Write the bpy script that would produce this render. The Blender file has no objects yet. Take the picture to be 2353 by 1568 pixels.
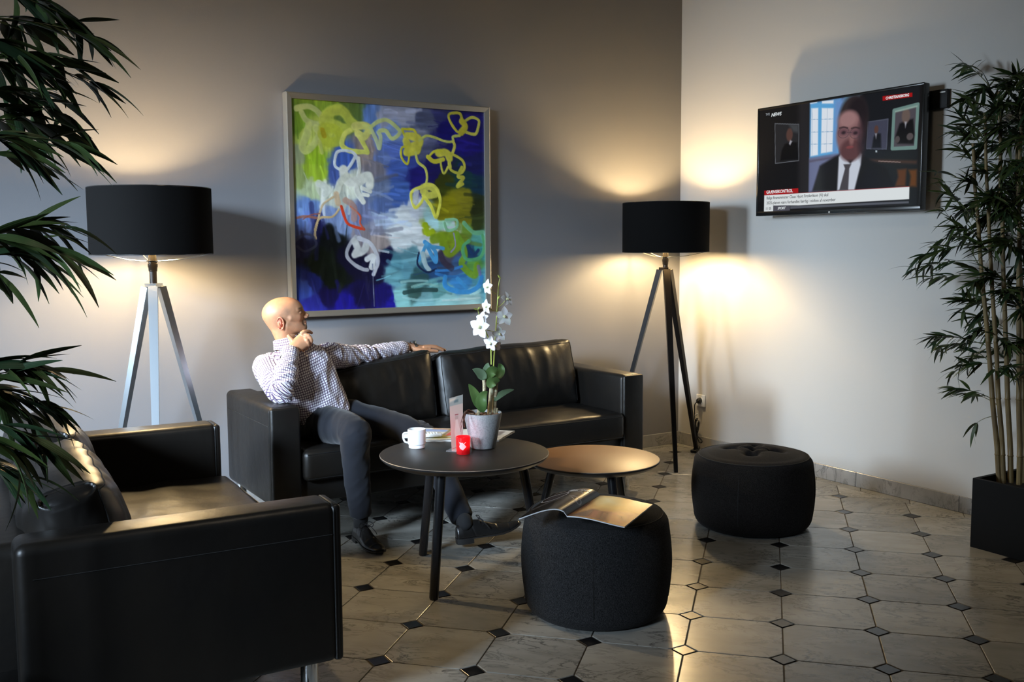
import bpy, bmesh, math, random
import numpy as np
from mathutils import Vector, Matrix, noise
random.seed(7)
PI = math.pi
C = bpy.context.scene.collection
SC = bpy.context.scene

# ------------------------------------------------------------------ camera
FPX, YAW, PITCH, ROLL = 2288.047, 0.556566, 0.096548, -0.0065399
CAM = Vector((-4.588, -5.195, 1.38))
fw = Vector((math.sin(YAW)*math.cos(PITCH), math.cos(YAW)*math.cos(PITCH), -math.sin(PITCH)))
rt0 = Vector((math.cos(YAW), -math.sin(YAW), 0)); up0 = rt0.cross(fw)
rt = rt0*math.cos(ROLL) + up0*math.sin(ROLL); up = -rt0*math.sin(ROLL) + up0*math.cos(ROLL)
cd = bpy.data.cameras.new('camera'); co = bpy.data.objects.new('camera', cd); C.objects.link(co)
cd.sensor_width = 36; cd.lens = FPX/2353*36; cd.clip_start = 0.05
co.matrix_world = Matrix(((rt.x, up.x, -fw.x, CAM.x), (rt.y, up.y, -fw.y, CAM.y), (rt.z, up.z, -fw.z, CAM.z), (0, 0, 0, 1)))
SC.camera = co
def ray(px, py): return rt*((px-1176.5)/FPX) - up*((py-784)/FPX) + fw
def atY(px, py, y): d = ray(px, py); return CAM + d*((y-CAM.y)/d.y)
def atX(px, py, x): d = ray(px, py); return CAM + d*((x-CAM.x)/d.x)
def atZ(px, py, z): d = ray(px, py); return CAM + d*((z-CAM.z)/d.z)

# ------------------------------------------------------------------ world and lights
SC.view_settings.view_transform = 'Standard'; SC.view_settings.look = 'None'
SC.view_settings.exposure = 0.0; SC.view_settings.gamma = 1.0; SC.view_settings.use_curve_mapping = False
w = bpy.data.worlds.new('world'); SC.world = w; w.use_nodes = True
w.node_tree.nodes['Background'].inputs[0].default_value = (0.62, 0.80, 1.0, 1)
w.node_tree.nodes['Background'].inputs[1].default_value = 0.014
def area(name, loc, target, sx, sy, power, col, spread=180):
    l = bpy.data.lights.new(name, 'AREA'); l.shape = 'RECTANGLE'; l.size = sx; l.size_y = sy
    l.energy = power; l.color = col; l.spread = math.radians(spread)
    o = bpy.data.objects.new(name, l); C.objects.link(o); o.location = loc
    o.rotation_euler = (Vector(target)-Vector(loc)).to_track_quat('-Z', 'Y').to_euler(); return o
area('window_daylight', (-7.6, -0.62, 2.0), (0, -0.95, 0.90), 0.9, 1.3, 27, (0.70, 0.85, 1.0), 42)
area('window_daylight_front', (-8.9, -4.3, 2.9), (-2.7, -0.1, 0.05), 1.6, 1.4, 88, (0.64, 0.81, 1.0), 36)
area('lobby_ceiling_light', (-3.1, -3.3, 3.25), (-2.6, -1.8, 0.4), 0.5, 0.5, 9, (1.0, 0.82, 0.60))
BULB_STRENGTH = 780
BULB_COL = (1.0, 0.73, 0.37)

# ------------------------------------------------------------------ helpers
def s2l(c):
    c = np.asarray(c, float)
    if c.max() > 1.0001: c = c/255.0
    return np.where(c <= 0.04045, c/12.92, ((c+0.055)/1.055)**2.4)
def tag(o, label=None, cat=None, group=None, kind=None):
    if label: o['label'] = label
    if cat: o['category'] = cat
    if group: o['group'] = group
    if kind: o['kind'] = kind
    return o
def empty(name, loc=(0, 0, 0), rz=0.0, label=None, cat=None, group=None):
    o = bpy.data.objects.new(name, None); C.objects.link(o); o.location = loc; o.rotation_euler = (0, 0, rz)
    o.empty_display_size = 0.05
    return tag(o, label, cat, group)
class MB:
    def __init__(s): s.v = []; s.f = []; s.m = []
    def add(s, vs, fs, mi=0):
        b = len(s.v); s.v += [tuple(x) for x in vs]; s.f += [tuple(i+b for i in f) for f in fs]; s.m += [mi]*len(fs); return b
    def box(s, x0, x1, y0, y1, z0, z1, mi=0):
        vs = [(x, y, z) for z in (z0, z1) for y in (y0, y1) for x in (x0, x1)]
        return s.add(vs, [(0, 2, 3, 1), (4, 5, 7, 6), (0, 1, 5, 4), (2, 6, 7, 3), (0, 4, 6, 2), (1, 3, 7, 5)], mi)
    def rings(s, rings, mi=0, closed=True, cap=True):
        n = len(rings[0]); b = len(s.v); fs = []
        for r in rings: s.v += [tuple(p) for p in r]
        for i in range(len(rings)-1):
            for j in range(n if closed else n-1):
                k = (j+1) % n
                fs.append((b+i*n+j, b+i*n+k, b+(i+1)*n+k, b+(i+1)*n+j))
        if cap and closed:
            fs.append(tuple(b+j for j in reversed(range(n)))); fs.append(tuple(b+(len(rings)-1)*n+j for j in range(n)))
        s.f += fs; s.m += [mi]*len(fs)
    def tube(s, pts, rad, seg=12, mi=0, smooth=0, flat=None, cap=True):
        pts = [Vector(p) for p in pts]
        if not hasattr(rad, '__len__'): rad = [rad]*len(pts)
        rad = list(rad)
        for _ in range(smooth):
            np_, nr = [pts[0]], [rad[0]]
            for i in range(len(pts)-1):
                p0 = pts[max(i-1, 0)]; p1 = pts[i]; p2 = pts[i+1]; p3 = pts[min(i+2, len(pts)-1)]
                np_ += [(-p0+9*p1+9*p2-p3)/16, p2]; nr += [((rad[i][0]+rad[i+1][0])/2, (rad[i][1]+rad[i+1][1])/2) if hasattr(rad[i], '__len__') else (rad[i]+rad[i+1])/2, rad[i+1]]
            pts, rad = np_, nr
        t = (pts[1]-pts[0]).normalized(); n = t.orthogonal().normalized()
        if flat is not None:
            n = (Vector(flat)-t*t.dot(Vector(flat))).normalized()
        R = []
        for i, p in enumerate(pts):
            t2 = ((pts[min(i+1, len(pts)-1)]-pts[max(i-1, 0)])).normalized()
            q = t.rotation_difference(t2); n = (q @ n); n = (n-t2*t2.dot(n)).normalized(); t = t2; bb = t.cross(n)
            r = rad[i]; ra, rb = (r if hasattr(r, '__len__') else (r, r))
            R.append([p+n*(math.cos(2*PI*k/seg)*ra)+bb*(math.sin(2*PI*k/seg)*rb) for k in range(seg)])
        s.rings(R, mi, cap=cap); return pts
    def lathe(s, prof, seg=48, c=(0, 0, 0), mi=0, cap=True):
        s.rings([[(c[0]+r*math.cos(2*PI*k/seg), c[1]+r*math.sin(2*PI*k/seg), c[2]+z) for k in range(seg)] for r, z in prof], mi, cap=cap)
    def build(s, name, mats, parent=None, sharp=35, flat=False):
        me = bpy.data.meshes.new(name); me.from_pydata(s.v, [], s.f)
        if not isinstance(mats, (list, tuple)): mats = [mats]
        for m_ in mats: me.materials.append(m_)
        me.polygons.foreach_set('material_index', s.m)
        return link(name, me, parent, sharp, flat)
def link(name, me, parent=None, sharp=35, flat=False):
    if not flat:
        me.polygons.foreach_set('use_smooth', [True]*len(me.polygons))
        if sharp is not None: me.set_sharp_from_angle(angle=math.radians(sharp))
    me.update()
    o = bpy.data.objects.new(name, me); C.objects.link(o)
    if parent is not None: o.parent = parent
    return o
def rbox(x0, x1, y0, y1, z0, z1, r, seg=3):
    """bevelled box as (verts, faces)"""
    bm = bmesh.new(); bmesh.ops.create_cube(bm, size=1)
    for v in bm.verts:
        v.co = Vector(((x0+x1)/2+v.co.x*(x1-x0), (y0+y1)/2+v.co.y*(y1-y0), (z0+z1)/2+v.co.z*(z1-z0)))
    bmesh.ops.bevel(bm, geom=list(bm.edges), offset=r, segments=seg, affect='EDGES', profile=0.5)
    bm.verts.index_update(); vs = [v.co.copy() for v in bm.verts]; fs = [[v.index for v in f.verts] for f in bm.faces]
    bm.free(); return vs, fs
def add_rbox(mb, *a, mi=0, seg=3):
    vs, fs = rbox(*a, seg=seg); mb.add(vs, fs, mi)
def color_attr(me, cols, name='col'):
    a = me.color_attributes.new(name, 'FLOAT_COLOR', 'POINT')
    d = np.ones((len(cols), 4), np.float32); d[:, :3] = cols; a.data.foreach_set('color', d.ravel())
# ---------------- materials
def mat(name, col=(0.5, 0.5, 0.5), rough=0.5, metal=0.0, spec=0.5, bump=None, var=None, emit=None, estr=0, coat=0, trans=0, attr=None, sheen=0, alpha=None, aniso=0, sss=0):
    m = bpy.data.materials.new(name); m.use_nodes = True; nt = m.node_tree; b = nt.nodes['Principled BSDF']
    I = b.inputs
    I['Base Color'].default_value = (*col, 1); I['Roughness'].default_value = rough; I['Metallic'].default_value = metal
    I['Specular IOR Level'].default_value = spec; I['Coat Weight'].default_value = coat; I['Transmission Weight'].default_value = trans
    I['Sheen Weight'].default_value = sheen; I['Anisotropic'].default_value = aniso
    if sss: I['Subsurface Weight'].default_value = sss; I['Subsurface Radius'].default_value = (0.012, 0.004, 0.002)
    if alpha is not None: I['Alpha'].default_value = alpha
    tc = nt.nodes.new('ShaderNodeTexCoord')
    if emit: I['Emission Color'].default_value = (*emit, 1); I['Emission Strength'].default_value = estr
    csock = None
    if attr:
        a = nt.nodes.new('ShaderNodeVertexColor'); a.layer_name = attr; csock = a.outputs[0]
        nt.links.new(csock, I['Base Color'])
        if emit: nt.links.new(csock, I['Emission Color'])
    if var:   # (scale, colour2, lo, hi, detail)
        n = nt.nodes.new('ShaderNodeTexNoise'); n.inputs['Scale'].default_value = var[0]; n.inputs['Detail'].default_value = var[4] if len(var) > 4 else 4
        r = nt.nodes.new('ShaderNodeMapRange'); r.inputs[1].default_value = var[2]; r.inputs[2].default_value = var[3]
        x = nt.nodes.new('ShaderNodeMix'); x.data_type = 'RGBA'
        nt.links.new(tc.outputs['Object'], n.inputs['Vector']); nt.links.new(n.outputs[0], r.inputs[0]); nt.links.new(r.outputs[0], x.inputs[0])
        x.inputs[6].default_value = (*col, 1); x.inputs[7].default_value = (*var[1], 1)
        if csock: nt.links.new(csock, x.inputs[6])
        nt.links.new(x.outputs[2], I['Base Color'])
    if bump:  # list of (kind, scale, strength, distance)
        last = None
        for kind, sc, st, di in bump:
            if kind == 'noise':
                n = nt.nodes.new('ShaderNodeTexNoise'); n.inputs['Scale'].default_value = sc; n.inputs['Detail'].default_value = 3; out = n.outputs[0]
            elif kind == 'voronoi':
                n = nt.nodes.new('ShaderNodeTexVoronoi'); n.inputs['Scale'].default_value = sc; n.feature = 'DISTANCE_TO_EDGE'; out = n.outputs[0]
            else:
                n = nt.nodes.new('ShaderNodeTexWave'); n.inputs['Scale'].default_value = sc; n.bands_direction = kind; n.inputs['Distortion'].default_value = 1.5; out = n.outputs[1]
            nt.links.new(tc.outputs['Object'], n.inputs['Vector'])
            bp = nt.nodes.new('ShaderNodeBump'); bp.inputs['Strength'].default_value = st; bp.inputs['Distance'].default_value = di
            nt.links.new(out, bp.inputs['Height'])
            if last: nt.links.new(last.outputs[0], bp.inputs['Normal'])
            last = bp
        nt.links.new(last.outputs[0], I['Normal'])
    return m
M = {}
M['wall_grey'] = mat('grey_wall_paint', (0.190, 0.190, 0.200), 0.85, spec=0.2, bump=[('Z', 180, 0.08, 0.002), ('noise', 260, 0.12, 0.002)])
M['wall_white'] = mat('white_wall_paint', (0.50, 0.49, 0.47), 0.8, spec=0.25, bump=[('noise', 220, 0.12, 0.002)])
M['ceiling'] = mat('ceiling_paint', (0.10, 0.10, 0.10), 0.9)
M['leather'] = mat('black_leather', (0.0062, 0.0056, 0.0052), 0.39, spec=0.33, var=(3.0, (0.0105, 0.0085, 0.0065), 0.35, 0.75),
                   bump=[('voronoi', 420, 0.18, 0.0006), ('noise', 30, 0.16, 0.004), ('noise', 9, 0.22, 0.012)])
M['piping'] = mat('leather_piping', (0.010, 0.010, 0.010), 0.33)
M['chrome'] = mat('chrome', (0.62, 0.64, 0.66), 0.14, metal=1)
M['steel_leg_lit'] = mat('brushed_steel_lit', (0.55, 0.60, 0.64), 0.30, metal=1, bump=[('noise', 300, 0.05, 0.001)])  # left lamp's legs coloured pale for the window light they catch
M['dark_metal'] = mat('dark_fitting_unlit_leg', (0.014, 0.012, 0.011), 0.30, metal=0.5)  # lamp fittings; also corner lamp legs coloured dark as unlit
M['frame_metal'] = mat('brushed_frame_metal', (0.62, 0.58, 0.50), 0.34, metal=0.85, bump=[('Z', 90, 0.05, 0.001)])
M['shade'] = mat('black_shade_fabric', (0.0050, 0.0048, 0.0048), 0.9, spec=0.06, bump=[('Z', 260, 0.25, 0.001), ('noise', 500, 0.2, 0.001)])
M['shade_in'] = mat('shade_lining', (0.50, 0.43, 0.32), 0.8)
M['black_plastic'] = mat('black_plastic', (0.010, 0.010, 0.010), 0.22)
M['matt_black'] = mat('matt_black', (0.008, 0.008, 0.008), 0.6, spec=0.25)
M['white_porcelain'] = mat('white_porcelain', (0.78, 0.80, 0.82), 0.12, coat=0.3)
M['white_plastic'] = mat('white_plastic', (0.72, 0.72, 0.70), 0.35)
M['table_black'] = mat('dark_laminate', (0.018, 0.015, 0.013), 0.45, spec=0.32, var=(400, (0.034, 0.029, 0.024), 0.4, 0.7), bump=[('noise', 500, 0.08, 0.0005)])
M['table_brown'] = mat('brown_laminate', (0.30, 0.150, 0.062), 0.42, var=(350, (0.37, 0.195, 0.085), 0.35, 0.7), bump=[('noise', 500, 0.08, 0.0005)])
M['table_edge'] = mat('black_edge', (0.011, 0.010, 0.010), 0.35)
M['table_rim'] = mat('worn_edge_lip', (0.22, 0.17, 0.13), 0.35)
M['leg_black'] = mat('black_lacquered_leg', (0.008, 0.008, 0.009), 0.22)
def fabric(name, a, b, sc=520):
    m = mat(name, a, 0.95, spec=0.06, sheen=0.03)
    nt = m.node_tree; bs = nt.nodes['Principled BSDF']; tc = nt.nodes.new('ShaderNodeTexCoord')
    w1 = nt.nodes.new('ShaderNodeTexNoise'); w1.inputs['Scale'].default_value = sc
    mp = nt.nodes.new('ShaderNodeMapping'); mp.inputs['Scale'].default_value = (1, 1, 0.35)
    w2 = nt.nodes.new('ShaderNodeTexNoise'); w2.inputs['Scale'].default_value = sc*1.0
    ad = nt.nodes.new('ShaderNodeMath'); ad.operation = 'MULTIPLY'
    nt.links.new(tc.outputs['Object'], w1.inputs['Vector']); nt.links.new(tc.outputs['Object'], mp.inputs[0]); nt.links.new(mp.outputs[0], w2.inputs['Vector'])
    nt.links.new(w1.outputs[0], ad.inputs[0]); nt.links.new(w2.outputs[0], ad.inputs[1])
    r = nt.nodes.new('ShaderNodeMapRange'); r.inputs[1].default_value = 0.14; r.inputs[2].default_value = 0.40
    nt.links.new(ad.outputs[0], r.inputs[0]); x = nt.nodes.new('ShaderNodeMix'); x.data_type = 'RGBA'
    x.inputs[6].default_value = (*a, 1); x.inputs[7].default_value = (*b, 1); nt.links.new(r.outputs[0], x.inputs[0]); nt.links.new(x.outputs[2], bs.inputs['Base Color'])
    bp = nt.nodes.new('ShaderNodeBump'); bp.inputs['Strength'].default_value = 0.5; bp.inputs['Distance'].default_value = 0.0015
    nt.links.new(ad.outputs[0], bp.inputs['Height']); nt.links.new(bp.outputs[0], bs.inputs['Normal'])
    return m
M['pouf'] = fabric('charcoal_wool', (0.006, 0.006, 0.0065), (0.052, 0.051, 0.052))
M['pouf_dark'] = fabric('black_wool', (0.0035, 0.003, 0.003), (0.022, 0.019, 0.017))
M['seam'] = mat('seam_thread', (0.006, 0.006, 0.006), 0.9)
def marble(name, base, vein, grime):
    m = mat(name, base, 0.22, spec=0.5); nt = m.node_tree; bs = nt.nodes['Principled BSDF']
    g = nt.nodes.new('ShaderNodeNewGeometry'); oi = nt.nodes.new('ShaderNodeObjectInfo')
    tc = nt.nodes.new('ShaderNodeTexCoord')
    mul = nt.nodes.new('ShaderNodeVectorMath'); mul.operation = 'SCALE'; mul.inputs[0].default_value = (37, 91, 53)
    nt.links.new(oi.outputs['Random'], mul.inputs['Scale'])
    ad = nt.nodes.new('ShaderNodeVectorMath'); ad.operation = 'ADD'; nt.links.new(tc.outputs['Object'], ad.inputs[0]); nt.links.new(mul.outputs[0], ad.inputs[1])
    mp = nt.nodes.new('ShaderNodeMapping'); mp.inputs['Scale'].default_value = (1, 2.3, 1); nt.links.new(ad.outputs[0], mp.inputs[0])
    n1 = nt.nodes.new('ShaderNodeTexNoise'); n1.inputs['Scale'].default_value = 7; n1.inputs['Detail'].default_value = 8; n1.inputs['Roughness'].default_value = 0.62; n1.inputs['Distortion'].default_value = 0.9
    nt.links.new(mp.outputs[0], n1.inputs['Vector'])
    s = nt.nodes.new('ShaderNodeMath'); s.operation = 'SUBTRACT'; s.inputs[1].default_value = 0.5; nt.links.new(n1.outputs[0], s.inputs[0])
    a = nt.nodes.new('ShaderNodeMath'); a.operation = 'ABSOLUTE'; nt.links.new(s.outputs[0], a.inputs[0])
    r = nt.nodes.new('ShaderNodeMapRange'); r.inputs[1].default_value = 0.0; r.inputs[2].default_value = 0.034; r.inputs[3].default_value = 1; r.inputs[4].default_value = 0; nt.links.new(a.outputs[0], r.inputs[0])
    n2 = nt.nodes.new('ShaderNodeTexNoise'); n2.inputs['Scale'].default_value = 4.5; n2.inputs['Detail'].default_value = 5; nt.links.new(ad.outputs[0], n2.inputs['Vector'])
    r2 = nt.nodes.new('ShaderNodeMapRange'); r2.inputs[1].default_value = 0.38; r2.inputs[2].default_value = 0.60; nt.links.new(n2.outputs[0], r2.inputs[0])
    pm = nt.nodes.new('ShaderNodeMath'); pm.operation = 'MULTIPLY'; nt.links.new(r.outputs[0], pm.inputs[0]); nt.links.new(r2.outputs[0], pm.inputs[1])
    x = nt.nodes.new('ShaderNodeMix'); x.data_type = 'RGBA'; x.inputs[6].default_value = (*base, 1); x.inputs[7].default_value = (*vein, 1)
    pm2 = nt.nodes.new('ShaderNodeMath'); pm2.operation = 'MULTIPLY'; pm2.inputs[1].default_value = 0.95; nt.links.new(pm.outputs[0], pm2.inputs[0]); nt.links.new(pm2.outputs[0], x.inputs[0])
    n3 = nt.nodes.new('ShaderNodeTexNoise'); n3.inputs['Scale'].default_value = 5; n3.inputs['Detail'].default_value = 6; nt.links.new(mp.outputs[0], n3.inputs['Vector'])
    r3 = nt.nodes.new('ShaderNodeMapRange'); r3.inputs[1].default_value = 0.35; r3.inputs[2].default_value = 0.75; r3.inputs[4].default_value = 0.75; nt.links.new(n3.outputs[0], r3.inputs[0])
    y = nt.nodes.new('ShaderNodeMix'); y.data_type = 'RGBA'; nt.links.new(r3.outputs[0], y.inputs[0]); nt.links.new(x.outputs[2], y.inputs[6]); y.inputs[7].default_value = (*grime, 1)
    # tile to tile tone
    hv = nt.nodes.new('ShaderNodeHueSaturation'); mr = nt.nodes.new('ShaderNodeMapRange'); mr.inputs[3].default_value = 0.80; mr.inputs[4].default_value = 1.14
    nt.links.new(oi.outputs['Random'], mr.inputs[0]); nt.links.new(mr.outputs[0], hv.inputs['Value']); nt.links.new(y.outputs[2], hv.inputs['Color'])
    nt.links.new(hv.outputs[0], bs.inputs['Base Color'])
    rr = nt.nodes.new('ShaderNodeMapRange'); rr.inputs[3].default_value = 0.14; rr.inputs[4].default_value = 0.34; nt.links.new(n3.outputs[0], rr.inputs[0]); nt.links.new(rr.outputs[0], bs.inputs['Roughness'])
    bp = nt.nodes.new('ShaderNodeBump'); bp.inputs['Strength'].default_value = 0.05; bp.inputs['Distance'].default_value = 0.003; nt.links.new(n2.outputs[0], bp.inputs['Height']); nt.links.new(bp.outputs[0], bs.inputs['Normal'])
    return m
M['marble'] = marble('white_marble', (0.40, 0.385, 0.345), (0.075, 0.072, 0.072), (0.23, 0.22, 0.195))
M['marble_base'] = marble('grey_marble', (0.36, 0.35, 0.34), (0.10, 0.10, 0.105), (0.24, 0.235, 0.225))
M['black_stone'] = mat('black_stone', (0.008, 0.008, 0.0085), 0.25, var=(14, (0.030, 0.026, 0.024), 0.5, 0.75))
M['grout'] = mat('brown_grout', (0.115, 0.088, 0.060), 0.8, var=(9, (0.06, 0.05, 0.038), 0.35, 0.7))

# ------------------------------------------------------------------ room shell
def plane_wall(name, vs, m):
    mb = MB(); mb.box(*vs); o = mb.build(name, m, flat=True); o['kind'] = 'structure'; return o
plane_wall('wall_back', (-9.0, 0.12, 0.0, 0.12, -0.02, 3.42), M['wall_grey'])
plane_wall('wall_right', (0.0, 0.12, -7.0, 0.0, -0.02, 3.42), M['wall_white'])
plane_wall('ceiling', (-9.0, 0.12, -7.0, 0.12, 3.42, 3.5), M['ceiling'])
flo = plane_wall('floor', (-9.6, 0.12, -8.0, 0.12, -0.08, -0.0035), M['grout'])

# floor tiles : octagons and small black squares, laid at an angle to the walls
G0 = Vector((-2.1391, -2.9556)); TH = -0.80898; TA = 0.32699
e1 = Vector((math.cos(TH), math.sin(TH))); e2 = Vector((-math.sin(TH), math.cos(TH)))
CUT = 0.0455; JT = 0.0022
BORD = 0.075
def clip(poly, n, d):
    out = []
    for i in range(len(poly)):
        a, b = poly[i], poly[(i+1) % len(poly)]; da, db = a.dot(n)-d, b.dot(n)-d
        if da <= 0: out.append(a)
        if da*db < 0: out.append(a+(b-a)*(da/(da-db)))
    return out
def prism(poly, top=0.0, z0=-0.0035, bev=0.0012):
    mb = MB(); n = len(poly); c = sum(poly, Vector((0, 0)))/n
    inn = [p+(c-p).normalized()*bev*1.4 for p in poly]
    mb.rings([[(p.x, p.y, z0) for p in poly], [(p.x, p.y, top-bev*0.7) for p in poly], [(p.x, p.y, top) for p in inn]], cap=True)
    return mb
h = TA/2
octp = []
for sx, sy in ((1, 1), (-1, 1), (-1, -1), (1, -1)):
    a = Vector((sx*(h-JT), sy*(h-CUT-JT))); b = Vector((sx*(h-CUT-JT), sy*(h-JT)))
    octp += [a, b] if sx*sy > 0 else [b, a]
dotp = [Vector((CUT-JT*2.2, 0)), Vector((0, CUT-JT*2.2)), Vector((-CUT+JT*2.2, 0)), Vector((0, -CUT+JT*2.2))]
oct_me = None; dot_me = None; nt_ = 0; nd_ = 0
clipl = []
for i in range(-16, 17):
    for j in range(-16, 17):
        for kind in (0, 1):
            off = 0.5 if kind == 0 else 0.0
            ctr = G0+e1*((i+off)*TA)+e2*((j+off)*TA)
            if ctr.x < -5.15 or ctr.y < -4.55 or ctr.x > 0.2 or ctr.y > 0.2: continue
            d = CAM-Vector((ctr.x, ctr.y, 0)); dep = -(d.dot(fw))
            if dep < 1.3 or -d.dot(rt)/dep < -0.70 or -d.dot(rt)/dep > 1.15: continue
            if kind == 0: nt_ += 1
            else: nd_ += 1
            loc = octp if kind == 0 else dotp
            poly = [ctr+e1*p.x+e2*p.y for p in loc]
            full = all(p.x <= -BORD and p.y <= -BORD for p in poly)
            if full:
                me = oct_me if kind == 0 else dot_me
                if me is None:
                    mb = prism(loc); nm = 'tile' if kind == 0 else 'tile_inset'
                    o = mb.build(nm, M['marble'] if kind == 0 else M['black_stone'], flo, flat=True)
                    if kind == 0: oct_me = o.data
                    else: dot_me = o.data; o['label'] = 'small black diamond tile'
                else:
                    o = bpy.data.objects.new('tile' if kind == 0 else 'tile_inset', me); C.objects.link(o); o.parent = flo
                    if kind == 1: o['label'] = 'small black diamond tile'
                o.location = (ctr.x, ctr.y, 0); o.rotation_euler = (0, 0, TH)
            else:
                q = clip(clip(poly, Vector((1, 0)), -BORD-JT), Vector((0, 1)), -BORD-JT)
                if len(q) < 3: continue
                ar = abs(sum(q[k].x*q[(k+1) % len(q)].y-q[(k+1) % len(q)].x*q[k].y for k in range(len(q))))/2
                if ar < 4e-4: continue
                c = sum(q, Vector((0, 0)))/len(q)
                o = prism([p-c for p in q]).build('tile' if kind == 0 else 'tile_inset', M['marble'] if kind == 0 else M['black_stone'], flo, flat=True)
                if kind == 1: o['label'] = 'small black diamond tile'
                o.location = (c.x, c.y, 0)
print('tiles', nt_, nd_)
# border strips with slanting joints
bx = -BORD+JT
L = TA*math.sqrt(2)*0.685
for k in range(15):
    a = -0.02-0.317*k; b = a-0.317+2*JT
    q = [Vector((bx, a)), Vector((bx, b)), Vector((-0.012, b+0.05)), Vector((-0.012, min(a+0.05, -0.012)))]
    c = sum(q, Vector((0, 0)))/4
    o = prism([p-c for p in q]).build('tile', M['marble'], flo, flat=True); o.location = (c.x, c.y, 0)
for k in range(16):
    a = -0.09-0.317*k; b = a-0.317+2*JT
    q = [Vector((a, bx)), Vector((min(a+0.05, -0.09), -0.012)), Vector((b+0.05, -0.012)), Vector((b, bx))]
    c = sum(q, Vector((0, 0)))/4
    o = prism([p-c for p in q]).build('tile', M['marble'], flo, flat=True); o.location = (c.x, c.y, 0)
# marble skirting
def skirting(name, segs, fixed):
    root = empty(name); root['kind'] = 'structure'
    for a, b in segs:
        mb = MB()
        if fixed == 'y': add_rbox(mb, b+0.001, a-0.001, -0.012, 0.0, 0.0, 0.083, 0.0018, seg=1)
        else: add_rbox(mb, -0.012, 0.0, b+0.001, a-0.001, 0.0, 0.083, 0.0018, seg=1)
        o = mb.build('skirting_slab', M['marble_base'], root, flat=True)
ys = [0, -0.14, -0.83, -1.518, -2.161, -2.80, -3.44, -4.08, -4.72]
skirting('baseboard_right', list(zip(ys[:-1], ys[1:])), 'x')
xs = [-0.012, -0.36, -1.0, -1.64, -2.28, -2.92, -3.56, -4.2, -4.84, -5.48]
skirting('baseboard_back', list(zip(xs[:-1], xs[1:])), 'y')

# ------------------------------------------------------------------ soft furniture
def nz(p, s, off=0.0): return noise.noise(Vector((p[0]*s+off, p[1]*s+off*1.7, p[2]*s-off)))
def cushion_mesh(w, d, hgt, e=0.30, nx=96, nz_=60, bulge=0.028, wr=None, seed=0, puff=0.9):
    """upright or flat pillow: a rounded box in local coords centred at 0; thickness along y (d)."""
    vs = []; fs = []
    # grid sphere by superellipse on two faces (front and back) plus rim
    N = nx; K = nz_
    def shp(u, v):   # u,v in [-1,1] -> half thickness profile
        a = max(1e-4, 1-abs(u)**6.0); b = max(1e-4, 1-abs(v)**5.0)
        q = (a**-3+b**-3-1)**(-1/3)
        return 0.0 if min(a, b) <= 1.1e-4 else q**0.40
    idx = {}
    for side in (0, 1):
        for i in range(N+1):
            for j in range(K+1):
                u = -1+2*i/N; v = -1+2*j/K
                # concentrate near the edges
                u2 = math.sin(u*PI/2*0.999)*0.55+u*0.45; v2 = math.sin(v*PI/2*0.999)*0.55+v*0.45
                if side == 1 and (i in (0, N) or j in (0, K)): idx[(1, i, j)] = idx[(0, i, j)]; continue
                cx = abs(u2); cz = abs(v2)
                # slightly rounded plan corners
                cr = (cx**9+cz**9)**(1/9) if cx+cz > 0 else 0
                k = 1.0 if cr < 1e-6 else max(cx, cz)/cr if cr > 1 else 1.0
                x = u2*w/2*(0.985+0.015*(1-cz**2))*k; z = v2*hgt/2*(0.97+0.03*(1-cx**2))*k
                t = shp(u2, v2)*(1+bulge/d*2*math.cos(u2*PI/2)*math.cos(v2*PI/2))
                y = (-1 if side == 0 else 1)*d/2*t
                p = Vector((x, y, z))
                if wr: p = wr(p, u2, v2, side, seed)
                idx[(side, i, j)] = len(vs); vs.append(p)
    for side in (0, 1):
        for i in range(N):
            for j in range(K):
                q = (idx[(side, i, j)], idx[(side, i+1, j)], idx[(side, i+1, j+1)], idx[(side, i, j+1)])
                fs.append(q if side == 0 else q[::-1])
    cushion_mesh.idx = (idx, vs, N, K)
    return vs, fs
def wr_back(p, u, v, side, seed):
    top = max(0.0, v*0.6+0.55); rg = lambda q, k: (0.30-abs(nz(q, 1.0, k)))*2.0        # sharp-edged folds
    a = nz((p.x*6, 0, p.z*1.5), 1.0, seed)*0.018*(0.4+0.6*top)
    b = rg((p.x*10+p.z*1.5, 1, p.z*1.7), seed+5)*0.0085*top                              # gathers hanging from the top seam
    c = rg((p.x*2.0+p.z*3, 3, p.z*7-p.x*4.0*(1 if u > 0 else -1)), seed+9)*0.0080*abs(u)**0.8
    b += nz((p.x*22, 2, p.z*5), 1.0, seed+31)*0.0035
    s = -1 if side == 0 else 1
    p.y += s*(a+b+c)*(1-abs(v)**6)*(1-abs(u)**8)
    p.z += 0.012*nz((p.x*5, 0, 7), 1.0, seed)*(1 if v > 0 else 0.2)*abs(v)
    return p
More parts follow.
